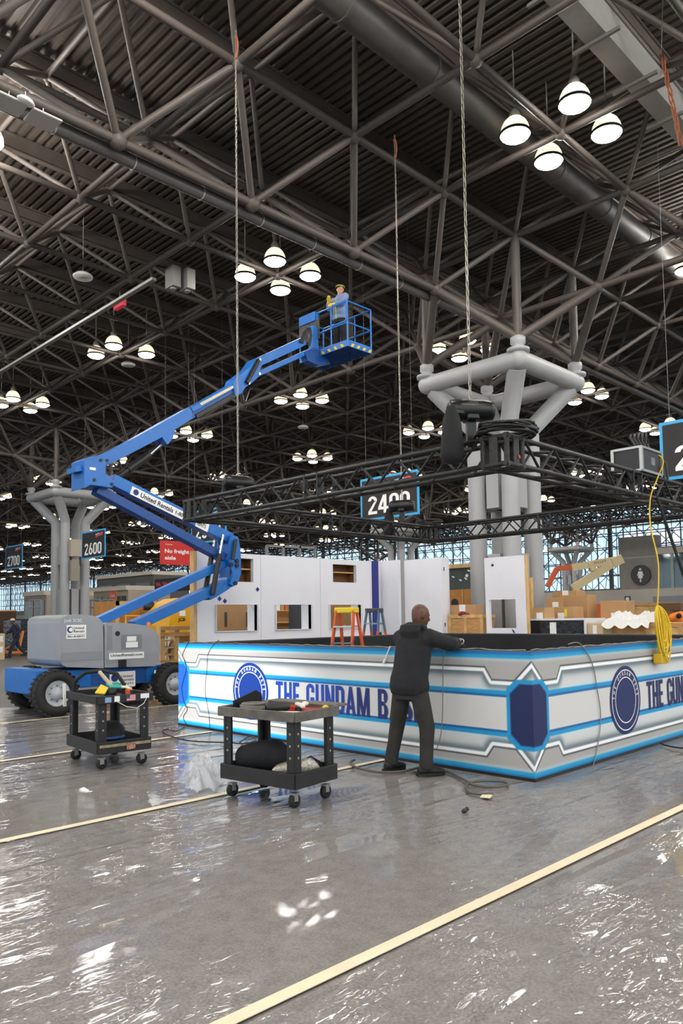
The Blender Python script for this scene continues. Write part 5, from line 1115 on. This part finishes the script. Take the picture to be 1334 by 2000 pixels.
t, bx, z0, z1 = boxD('cardboard_box', 'brown cardboard box with white label on the long crate', 'box', 878, 1182, 929, 1201, 20.5, M_card, .35); G().box(bx[0]-.004, bx[0], (bx[2]+bx[3])/2-.1, (bx[2]+bx[3])/2+.1, z0+.1, z0+.28).build('paper_label', M_stk, t)
t, bx, z0, z1 = boxD('tall_crate', 'tall plywood crate with round black mark behind the cardboard box', 'crate', 860, 1153, 932, 1240, 25.5, mat('ply_orange', '#a8702f', .6, var=.2, vscale=4), 1.2, FZ)
p = Vector((bx[0]-.004, bx[3]-.6, z1-.45)); G().tube(p, p-Vector((.006, 0, 0)), .15, n=20).build('round_mark', M_ink, t); G().box(bx[0]-.02, bx[0], bx[3]-.95, bx[3]-.9, 0, z1).build('crate_edge', M_wood, t)
t, bx, z0, z1 = boxD('green_board', 'dark green board with scraps of tape above the tall crate', 'board', 862, 1112, 934, 1153, 27, mat('green_board', '#3b4440', .7, var=.25, vscale=2), .1)
G().box(bx[0]-.1, bx[1]+.2, bx[2], bx[3], z1, z1+.14).build('top_ledge', M_pine, t); G().box(bx[0], bx[1], bx[2], bx[3], FZ, z0).build('lower_board', mat('green_board', '#3b4440'), t)
for k in range(9): y = random.uniform(bx[2]+.1, bx[3]-.1); z = random.uniform(z0+.1, z1-.1); G().obox((bx[0]-.004, y, z), (.003, 0, 0), (0, .05, .02), (0, -.01, .02)).build('tape_scrap', M_stk, t)
g = G()
for k in range(5): q = atD(898+4*k, 1199+random.uniform(-2, 1), 20.35); g.ball(q, .05, 8)
tag(blob(g.build('red_straps', mat('strap_mix', '#7a2a2a', .7, var=.6, vscale=12)), .02, 2), 'tangle of red and yellow straps on the long crate', 'straps')
t, bx, z0, z1 = boxD('lumber_stack', 'upright pale lumber pieces leaning on the grey column', 'lumber', 1030, 1128, 1040, 1238, 20, M_pine, .12, FZ)
# right-hand goods
t, bx, z0, z1 = boxD('wrapped_crate', 'black stretch-wrapped crate with white top sheet and label', 'crate', 1026, 1212, 1142, 1240, 18.6, mat('black_wrap', '#1b1c20', .25, var=.6, vscale=6, bump=.9, bscale=9), 1.0, FZ); G().box(bx[0]-.03, bx[1]+.03, bx[2]-.03, bx[3]+.03, z1, z1+.04).build('white_top', M_white, t); G().box(bx[0]-.006, bx[0], bx[3]-.85, bx[3]-.68, z1-.45, z1-.05).build('paper_label', M_stk, t); G().box(bx[0]-.02, bx[1], bx[2]-.05, bx[2], z0, z1).build('white_edge', M_white, t)
boxes = [('low brown carton with a white label in front of the column', 1040, 1187, 1064, 1212, 19.3), ('brown carton with yellow tape strip and label', 1066, 1186, 1122, 1212, 19.7), ('large brown carton topped with clear film, left one', 1066, 1168, 1100, 1190, 20.5), ('large brown carton wrapped in clear film, tallest of the pile', 1094, 1163, 1149, 1210, 20.2), ('flat carton on top of the pile under loose film', 1079, 1155, 1126, 1167, 21), ('brown carton with wrapped right edge standing apart', 1172, 1174, 1224, 1212, 19.6)]
for lab, x0, y0, x1, y1, D in boxes:
    t, bx, z0, z1 = boxD('cardboard_box', lab, 'box', x0, y0, x1, y1, D, M_card, .5); ym = (bx[2]+bx[3])/2
    G().box(bx[0]-.004, bx[0], ym-.12, ym+.06, z0+.04, z0+.2).build('paper_label', M_stk, t); G().box(bx[0]-.003, bx[1], ym+.1, ym+.14, z1, z1+.003).build('packing_tape', mat('pack_tape', '#c9b184', .3), t)
    if 'yellow' in lab: G().box(bx[0]-.006, bx[0], bx[2]+.2, bx[2]+.27, z0+.1, z1-.05).build('yellow_label', mat('label_yellow', '#d8cf2a', .6), t)
t, bx, z0, z1 = boxD('pallet_stack', 'low pallet under the pile of brown cartons', 'pallet', 1036, 1212, 1182, 1240, 19.5, M_wood, 1.6, FZ)
t, bx, z0, z1 = boxD('wooden_crate', 'pale wooden crate under crumpled white film by the yellow lead', 'crate', 1190, 1217, 1334, 1240, 17.8, M_pine, 1.2, FZ); battens(t, bx, z0, z1, M_wood)
rs = random.Random(5)
from mathutils import noise as mn
P0, P1 = atD(1176, 1217, 17.6), atD(1268, 1217, 17.6); nu, nv = 70, 26; g = G(); ax_ = (P1-P0); ax_.z = 0; dp = Vector((1, 0, 0)); vs = []
for i in range(nu+1):
    for j in range(nv+1):
        u, v = i/nu, j/nv; q = P0+ax_*u+dp*(v*1.1-.05); n = mn.turbulence(Vector((u*5, v*4, 1.3)), 4, True, noise_basis='VORONOI_F2F1')
        edge = min(1, 6*u, 6*(1-u), 5*v+.1, 6*(1-v)); vs.append((q.x, q.y, z1+.02+edge*(.03+.06*math.sin(3.1*u)+.13*n*(.6+.4*math.sin(9*u))) if v > .06 else z1+.02-.14*(1 if v < .03 else .3)*(.4+.6*abs(math.sin(11*u)))))
g.add(vs, [(i*(nv+1)+j, (i+1)*(nv+1)+j, (i+1)*(nv+1)+j+1, i*(nv+1)+j+1) for i in range(nu) for j in range(nv)], False)
tag(g.build('crumpled_film', mat('film_white', '#dcdad5', .35, bump=.5, bscale=18)), 'heap of crumpled white plastic film on the pale crate', 'plastic film')
t, bx, z0, z1 = boxD('carton', 'small pale carton with a white slip beside the white film', 'box', 1147, 1217, 1178, 1238, 17.9, mat('card_pale', '#c2ab86', .8), .5, FZ); G().box(bx[0]-.004, bx[0], bx[2]+.15, bx[2]+.25, z1-.35, z1-.05).build('paper_slip', M_stk, t)
t, bx, z0, z1 = boxD('wooden_crate', 'pale wooden crate behind the yellow lead with open slats', 'crate', 1236, 1178, 1336, 1216, 24, M_pine, 1.2, FZ); battens(t, bx, z0, z1, M_wood)
rk = thing('red_rack', 'red metal rack standing behind the pale crates', 'rack', tuple(atD(1255, 1200, 26))); 
for x, y, x1, y1 in ((1243, 1182, 1262, 1182), (1243, 1182, 1243, 1200), (1262, 1182, 1262, 1200), (1243, 1190, 1262, 1190), (1252, 1182, 1252, 1200), (1243, 1200, 1243, 1290), (1262, 1200, 1262, 1290)): G().tube(atD(x, y, 26), atD(x1, y1, 26), .03, n=6).build('rack_bar', mat('rack_red', '#8a2a22', .5), rk)
g = G()
for k in range(7): g.ball(atD(1322+rs.uniform(-8, 10), 1207+rs.uniform(-6, 6), 19), .12, 8)
ob = tag(blob(g.build('orange_bag', mat('bag_orange', '#d8741f', .6)), .03, 3), 'orange cloth bag with a black patch on the crate', 'bag'); G().ball(atD(1326, 1203, 18.8), .07, 10).build('black_patch', M_blk_matte, ob)
t, bx, z0, z1 = boxD('brown_console', 'long brown case lying behind the orange bag', 'case', 1285, 1178, 1330, 1192, 23, mat('case_brown', '#6a4a30', .6), .6)
# seen through the wall openings and left of the wall
boxD('kraft_panel', 'brown kraft-covered panel seen through the left lower opening', 'panel', 418, 1170, 503, 1245, 23, M_card, .08, FZ, 'X'); 
t = bpy.data.objects['kraft_panel']; kp = onY(462, 1205, t.location.y-.01); 
for dx in (-.55, .55): G().obox(onY(462+dx*38, 1210, t.location.y-.006), (.05, 0, .0), (0, .002, 0), (0, 0, .22)).build('printed_mark', mat('kraft_ink', '#4f4a38', .8), t)
boxD('kraft_panel', 'brown kraft-covered panel seen through the right lower opening', 'panel', 640, 1170, 708, 1245, 24, M_card, .08, FZ, 'X')
sh = thing('storage_shelf', 'wooden shelf of boxed goods seen through the middle opening', 'shelf', tuple(onY(572, 1240, 22)))
for y in (1192, 1215): a, b = onY(535, y, 22), onY(600, y, 22); G().box(a.x, b.x, 22, 22.5, a.z-.03, a.z).build('shelf_board', M_pine, sh)
for x in (534, 598): a = onY(x, 1180, 22); G().box(a.x-.03, a.x+.03, 22, 22.5, FZ, a.z+.3).build('upright', M_pine, sh)
a, b = onY(540, 1236, 22.6), onY(598, 1170, 22.6); G().box(a.x, b.x, 22.6, 22.64, FZ, b.z).build('back_board', M_wood, sh)
for k in range(7):
    a = onY(540+8*k, 1192, 22.1); tag(G().box(a.x, a.x+.16, 22.08, 22.35, a.z, a.z+.22+.03*(k % 3)).build('packet', [M_stk, M_card, mat('packet_orange', '#b5643a', .6)][k % 3]), ['small white packet', 'small brown packet', 'small orange packet', 'short white packet', 'narrow brown packet', 'tall orange packet', 'last white packet'][k]+' on the shelf behind the middle opening', 'packet')
boxD('dark_cabinet', 'dark glossy cabinet beside the shelf behind the middle opening', 'cabinet', 590, 1165, 625, 1245, 22.2, mat('cabinet_dark', '#2a2c2e', .3), .6, FZ, 'X')
# timber rack and yellow loader left of the wall
tf = thing('timber_rack', 'rough timber rack with stacked boards between lift and wall', 'timber rack', tuple(onY(345, 1330, 17.5)))
for x in (318, 346, 380): a = onY(x, 1222, 17.5); G().box(a.x-.07, a.x+.07, 17.5, 17.7, FZ, a.z).build('post', M_pine, tf)
for y in (1224, 1236, 1290): a, b = onY(312, y, 17.48), onY(384, y, 17.48); G().box(a.x, b.x, 17.44, 17.5, a.z-.1, a.z).build('rail', M_wood, tf)
a, b = onY(350, 1236, 17.7), onY(384, 1330, 17.7); G().box(a.x, b.x, 17.7, 17.76, FZ, a.z).build('plywood_sheet', M_wood, tf)
for k in range(5): a = onY(316, 1250+14*k, 17.6); b = onY(348, 1250+14*k, 17.6); G().box(a.x, b.x, 17.55, 18.3, a.z-.04, a.z).build('board', M_pine, tf)
ld = thing('yellow_loader', 'yellow telehandler loader partly hidden behind the white wall', 'loader', tuple(onY(365, 1240, 21))); M_jcb = mat('loader_yellow', '#d9a012', .4)
Q = [onY(x, y, 21) for x, y in ((330, 1222), (334, 1192), (346, 1178), (366, 1168), (386, 1166), (420, 1168), (420, 1240), (332, 1240))]; G().prism([(p.x, 21, p.z) for p in Q], (0, 1.4, 0)).build('engine_hood', M_jcb, ld, bevel=.06)
a = onY(356, 1212, 20.985); text('maker_name', 'JCB', 1, M_ink, ld, onY(355, 1211, 20.98), (1, 0, 0), (0, 0, 1), width=.27, height=.14, bold=.03); a, b = onY(350, 1193, 20.99), onY(362, 1203, 20.99); G().box(a.x, b.x, 20.98, 20.99, b.z, a.z).build('sticker', M_stk, ld)
a = onY(346, 1262, 21); 
for dx in (0, 2.2): G().lathe([(.2, -.2), (.55, -.2), (.6, -.1), (.6, .1), (.55, .2), (.2, .2)], (a.x+.4+dx, 21.1, .59), (0, 1, 0), 24).build('wheel', M_rubber, ld)
t, bx, z0, z1 = boxD('tall_crate', 'big orange-brown plywood crate behind the lift arms', 'crate', 226, 1174, 322, 1262, 26.2, mat('ply_orange', '#a8702f'), 1.5, FZ, 'X'); G().box(bx[0], bx[1], bx[2]-.03, bx[2], z1-.15, z1).build('batten', M_pine, t); G().box(bx[0], bx[0]+.12, bx[2]-.03, bx[2], z0, z1).build('batten', M_pine, t)
g = G(); q = onY(292, 1192, 22.5); tag(G().lathe([(.001, .3), (.15, .28), (.2, .15), (.2, 0), (.001, 0)], q, n=20).build('work_light', M_black), 'black round work light standing on the yellow guard rail', 'work light')
gr = thing('guard_rail_yellow', 'yellow tubular guard rail in front of the plywood crate', 'guard rail', tuple(onY(270, 1240, 22.5)))
for y in (1203, 1216): G().tube(onY(244, y, 22.5), onY(330, y, 22.5), .025, n=8).build('rail', M_jcb, gr)
for x in (246, 286, 326): p = onY(x, 1203, 22.5); G().tube((p.x, 22.5, FZ), p, .025, n=8).build('post', M_jcb, gr)
# far left: wrapped pallet, brown panels, small crate
c = onZ(80, 1276, FZ); bw = mat('black_stretch', '#111113', .22, var=.4, vscale=4, bump=.9, bscale=7)
wp = thing('wrapped_pallet', 'large black stretch-wrapped load on a wooden pallet', 'pallet', (c.x, c.y, FZ)); xa, xb = onY(40, 1275, c.y).x, onY(128, 1275, c.y).x; za = onY(60, 1209, c.y).z
G().prism([(xa, c.y, .16), (xb, c.y, .16), (xb, c.y, za*.62), (xa+(xb-xa)*.45, c.y, za), (xa, c.y, za)], (0, 2.2, 0)).build('wrapped_load', bw, wp, bevel=.05)
for k in range(4): x = xa+(xb-xa)*k/3.2; G().box(x, x+.14, c.y-.05, c.y+2.2, FZ, .1).build('pallet_block', M_wood, wp)
for k in range(7): G().box(xa, xb, c.y-.05+.33*k, c.y+.12+.33*k, .1, .14).build('pallet_board', M_pine, wp)
p = Vector((xa+(xb-xa)*.7, c.y-.006, za*.5)); G().box(p.x-.12, p.x+.12, p.y-.006, p.y, p.z, p.z+.2).build('paper_label', M_stk, wp)
t, bx, z0, z1 = boxD('brown_panel_stack', 'stack of dark brown wood panels at the hall\'s left', 'panel stack', -40, 1194, 31, 1262, 41, mat('wood_dark', '#4a2c18', .6, var=.3, vscale=2, stretch=(1, 1, 7)), .5, FZ, 'X'); G().box(bx[0], bx[1], bx[2]-.03, bx[2], z1, z1+.06).build('top_edge', M_pine, t)
t, bx, z0, z1 = boxD('shipping_box', 'upright pale shipping box with two labels by the walking person', 'box', -30, 1238, 9, 1286, 32.5, mat('card_pale', '#c2ab86'), .6, FZ, 'X')
for zz in (.3, .75): G().box(bx[1]-.4, bx[1]-.08, bx[2]-.006, bx[2], zz, zz+.25).build('paper_label', M_stk, t)
pj = thing('pallet_jack', 'orange pallet jack behind the walking person', 'pallet jack', tuple(onZ(18, 1280, FZ))); q = onZ(18, 1280, FZ); M_oj = mat('jack_orange', '#d8731c', .45)
G().beam(q+Vector((-.3, .6, .12)), q+Vector((.8, .4, .12)), .18, .08).build('fork', M_oj, pj); G().beam(q+Vector((.6, .4, .15)), q+Vector((.85, .5, 1.15)), .2, .06).build('mast', M_oj, pj); G().beam(q+Vector((-.3, .5, .1)), q+Vector((.3, .2, .55)), .3, .04).build('guard', M_oj, pj)

# ================================================================ FAR BUILDINGS INSIDE THE HALL, LEFT AND MIDDLE
def office(label, x0, y0, x1, y1, D, nwin, m):
    c = atD((x0+x1)/2, y1, D); a, b = onX(x0, y0, c.x), onX(x1, y1, c.x); t = thing('office_unit', label, 'building', (c.x, (a.y+b.y)/2, FZ)); ylo, yhi = min(a.y, b.y), max(a.y, b.y)
    G().box(c.x, c.x+4, ylo, yhi, FZ, a.z).build('wall', m, t); G().box(c.x-.2, c.x+4, ylo, yhi, a.z, a.z+.35).build('roof_edge', mat('roof_cream', '#c9bfae', .7), t)
    for k in range(nwin):
        y = ylo+(yhi-ylo)*(k+.5)/nwin; h = a.z; w = G().box(c.x-.05, c.x, y-(yhi-ylo)/nwin*.36, y+(yhi-ylo)/nwin*.36, h*.45, h*.88).build('window', mat('win_dark', '#3c4446', .25), t)
        G().box(c.x-.07, c.x-.05, y-.04, y+.04, h*.45, h*.88).build('window_bar', M_box, w)
    return t
office('beige office block with dark windows beyond the wrapped pallet', 48, 1165, 90, 1224, 62, 2, mat('office_beige', '#a89b88', .8)); office('long beige office block beyond the lift arms', 160, 1158, 250, 1226, 66, 4, mat('office_beige', '#a89b88')); office('grey low office block behind the freight sign', 190, 1132, 300, 1160, 80, 3, mat('office_grey', '#55534f', .7))
rk = thing('grey_rail_stand', 'grey tubular barrier stands in front of the far offices', 'barrier', tuple(atD(210, 1215, 45)))
for x0, x1 in ((57, 80), (160, 195), (200, 225), (320, 382)):
    for y in (1172, 1186): G().tube(atD(x0, y, 45), atD(x1, y, 45), .05, n=6).build('rail', M_duct, rk)
    for x in (x0, (x0+x1)/2, x1): q = atD(x, 1172, 45); G().tube((q.x, q.y, FZ), q, .05, n=6).build('post', M_duct, rk)
tag(G().box(*[v for v in (atD(95, 1200, 52).x, atD(95, 1200, 52).x+.3)], atD(185, 1200, 52).y-14, atD(95, 1200, 52).y, FZ, 1.3).build('white_barrier', M_white), 'low white barrier wall beyond the left column', 'barrier')
bb = thing('red_lettered_banner', 'dark banner with red lettering shapes above the far offices', 'banner', tuple(atD(330, 1150, 60))); a, b = onX(302, 1132, atD(330, 1145, 60).x), onX(382, 1152, atD(330, 1145, 60).x); G().box(a.x, a.x+.1, min(a.y, b.y), max(a.y, b.y), b.z, a.z).build('banner', mat('banner_black', '#231d1d', .7), bb)
for y in (min(a.y, b.y)+.2, max(a.y, b.y)-.2): G().box(a.x+.1, a.x+.2, y-.06, y+.06, FZ, a.z).build('banner_post', M_duct, bb)
for k in range(5): y = max(a.y, b.y)-(abs(a.y-b.y))*(.1+.17*k); G().obox((a.x-.01, y, (a.z+b.z)/2+.1), (.005, 0, 0), (0, .35, 0), (0, .1, .15)).build('red_mark', mat('banner_red', '#a8302c', .6), bb)
t = thing('orange_notice', 'small orange notice board on the far barrier', 'notice', tuple(atD(220, 1168, 50))); q = atD(220, 1163, 50); G().box(q.x, q.x+.05, q.y-.45, q.y+.45, q.z-.3, q.z+.3).build('board', mat('notice_orange', '#d2603a', .6), t); G().box(q.x+.05, q.x+.12, q.y-.05, q.y+.05, FZ, q.z).build('post', M_duct, t); text('notice_text', 'Credit', 1, M_wink, t, (q.x-.01, q.y, q.z), (0, -1, 0), (0, 0, 1), width=.6, height=.2)
wf = thing('window_frame_panel', 'row of grey metal window frames standing behind the display wall', 'frame', tuple(onY(567, 1085, 26)))
for x in (521, 553, 585, 615): G().beam(onY(x, 1066, 26), onY(x, 1100, 26), .1, .1).build('frame_post', M_duct, wf); q = onY(x, 1100, 26); G().box(q.x-.04, q.x+.04, 25.96, 26.04, FZ, q.z).build('support', M_duct, wf)
for y0, y1 in ((1066, 1070), (1088, 1092)): G().beam(onY(521, y0, 26), onY(615, y1, 26), .1, .1).build('frame_rail', M_duct, wf)

# ================================================================ SECOND BOOM LIFT, far right
j2 = thing('boom_lift', 'cream and orange boom lift working in front of the far window wall', 'boom lift', tuple(atD(1140, 1226, 55))); M_crm = mat('jlg_cream', '#d6c294', .5); M_jo = mat('jlg_orange', '#cf5a26', .5); DJ = 55
def jb(name, x0, y0, x1, y1, w, m): return G().beam(atD(x0, y0, DJ), atD(x1, y1, DJ), w*.8, w, (.7, .7, 0)).build(name, m, j2)
jb('lower_boom', 1118, 1150, 1206, 1094, .55, M_crm); jb('upper_boom', 1206, 1093, 1116, 1109, .5, M_crm); jb('jib', 1116, 1108, 1088, 1111, .35, M_jo); jb('jib', 1088, 1110, 1069, 1146, .35, M_jo); jb('knuckle', 1200, 1088, 1208, 1104, .8, M_crm); jb('bracket', 1150, 1108, 1160, 1104, .7, M_crm); jb('lift_cylinder', 1128, 1152, 1150, 1134, .18, M_black); jb('mast', 1120, 1152, 1160, 1196, .6, M_crm); jb('turret', 1140, 1196, 1175, 1196, 1.2, M_jo)
q = atD(1158, 1200, DJ); G().box(q.x-1.2, q.x+1.2, q.y-1, q.y+1, .4, 1.0).build('chassis', M_crm, j2)
for a in (-.9, .9):
    for b in (-1, 1): G().tube((q.x+a, q.y+b-.15, .44), (q.x+a, q.y+b+.15, .44), .45, n=18).build('wheel', M_rubber, j2)
text('maker_name', 'JLG LIFT', 1, M_ink, j2, atD(1172, 1098, DJ-.5), (.7, -.7, .12), (0, 0, 1), width=.9, height=.2)

# ================================================================ CABLES AND SCRAPS ON THE FLOOR
def cable(label, pts, r=.008, m=None, flat=1, name='floor_cable'):
    P = []; pts = [Vector(p) for p in pts]
    for i in range(len(pts)-1):
        p0, p1, p2, p3 = pts[max(i-1, 0)], pts[i], pts[i+1], pts[min(i+2, len(pts)-1)]
        for k in range(6):
            t = k/6; P.append(.5*((2*p1)+(p2-p0)*t+(2*p0-5*p1+4*p2-p3)*t*t+(3*p1-p0-3*p2+p3)*t**3))
    return tag(G().pipe(P+[pts[-1]], r, 6, flat=flat).build(name, m or M_cab), label, 'cable')
def fl_(x, y, z=.03): return onZ(x, y, z)
M_cg = mat('cable_flat_grey', '#57524c', .6)
cable('flat grey cable looping on the film by the worker\'s boots', [fl_(x, y) for x, y in ((692, 1484), (684, 1490), (700, 1500), (740, 1508), (790, 1506), (830, 1497), (870, 1505), (905, 1522), (925, 1533), (960, 1537), (991, 1533), (985, 1527), (950, 1525), (920, 1528), (910, 1538), (920, 1548), (945, 1551), (962, 1550))], .013, M_cg)
t = tag(G().obox(fl_(950, 1555, .025), (.05, .02, 0), (-.015, .04, 0), (0, 0, .004)).build('paper_tag', mat('paper_cream', '#e2d6b4', .7)), 'torn cream paper tag at the end of the grey cable', 'paper')
tag(G().ball(fl_(907, 1584, .03), .025, 8, 1.3, .8, .8).ball(fl_(912, 1580, .03), .018, 8).build('plastic_clip', M_black), 'small black plastic clip lying alone on the film', 'clip')
cable('thin black cable curling away from the glowing booth end', [fl_(x, y) for x, y in ((362, 1418), (345, 1428), (325, 1424), (318, 1430), (340, 1440), (365, 1446), (400, 1449), (440, 1450), (480, 1452), (500, 1445), (488, 1438), (468, 1450))], .009)
cable('dark cable on the film at the far end of the right booth face', [fl_(x, y) for x, y in ((1290, 1452), (1310, 1458), (1340, 1462))], .009)
cable('black cord hanging down the glowing booth face near its end', [onX(x, y, BX0-.02) for x, y in ((368, 1255), (360, 1270), (357, 1282), (364, 1303), (358, 1330), (355, 1345), (359, 1370), (366, 1385), (358, 1402), (368, 1420))], .006, name='power_cable')
cable('thin black cord hanging beside the round emblem on the lit face', [onX(x, y, BX0-.02) for x, y in ((428, 1250), (415, 1262), (406, 1280), (404, 1310), (401, 1350), (408, 1395), (410, 1428))], .005, name='power_cable')
cable('grey cord with white plug hanging on the booth beside the worker', [onX(x, y, BX0-.03) for x, y in ((890, 1258), (872, 1265), (866, 1285), (865, 1340), (864, 1400), (860, 1440), (853, 1462))], .005, mat('cord_grey', '#7d7a76', .5), name='power_cable')
cable('looped steel wire hanging down the unlit right booth face', [onY(x, y, BY0-.02) for x, y in ((1110, 1258), (1128, 1255), (1142, 1268), (1158, 1300), (1166, 1345), (1173, 1392), (1170, 1440), (1160, 1490), (1148, 1512), (1142, 1518), (1146, 1510))], .006, mat('wire_grey', '#8b867c', .4, .5), name='steel_wire')
pl = thing('power_plug', 'white cord end with plug hanging over the booth rail', 'plug', tuple(onX(752, 1290, BX0-.03))); G().pipe([onX(762, 1262, BX0-.02), onX(757, 1275, BX0-.03), onX(752, 1290, BX0-.03)], .007, 6).build('cord', M_stk, pl); G().tube(onX(752, 1288, BX0-.03), onX(749, 1296, BX0-.03), .014, n=8).build('plug_body', M_stk, pl)

g = G()
for k in range(4): c_ = onX(884+5*k, 1259-k, BX0+.03); g.pipe([c_+Vector((.0, .045*math.cos(a+k), .03*math.sin(a)+.015)) for a in [2*math.pi*i/14 for i in range(14)]], .006, 5, closed=True)
tag(g.build('cord_bundle', mat('cord_pale', '#b9b4ac', .5)), 'pale looped cord bundle under the worker\'s hand on the counter', 'cord')
A = onZ(345, 1548, .012); B = onZ(440, 1552, .012); Cc = onZ(395, 1494, .012); ex = (B-A)*.52; ey = (Cc-(A+B)*.5)*.55; mid = (A+B)*.5+ey; vs = []; nu = 56; keep = set()
for i in range(nu+1):
    for j in range(nu+1):
        u, v = 2*i/nu-1, 2*j/nu-1; q = mid+ex*u+ey*v; n = mn.turbulence(Vector((u*1.7+v*.6, v*1.5, 4.1)), 4, True, noise_basis='VORONOI_F2F1')
        r = math.hypot(u, v)+.28*mn.noise(Vector((u*2.3, v*2.3, 7))); e = max(0, min(1, 2.2*(1-r)))
        if r < 1: keep.add(i*(nu+1)+j)
        vs.append((q.x, q.y, .02+e*(.02+.085*n)))
F_ = [f for f in [(i*(nu+1)+j, (i+1)*(nu+1)+j, (i+1)*(nu+1)+j+1, i*(nu+1)+j+1) for i in range(nu) for j in range(nu)] if all(k in keep for k in f)]
tag(G().add(vs, F_, True).build('bunched_film', mat('bunched_film', '#e4e6ea', .14, spec=.9, alpha=.45, bump=.6, bscale=22)), 'bunched heap of loose clear plastic on the floor beside the grey-topped cart', 'plastic film')
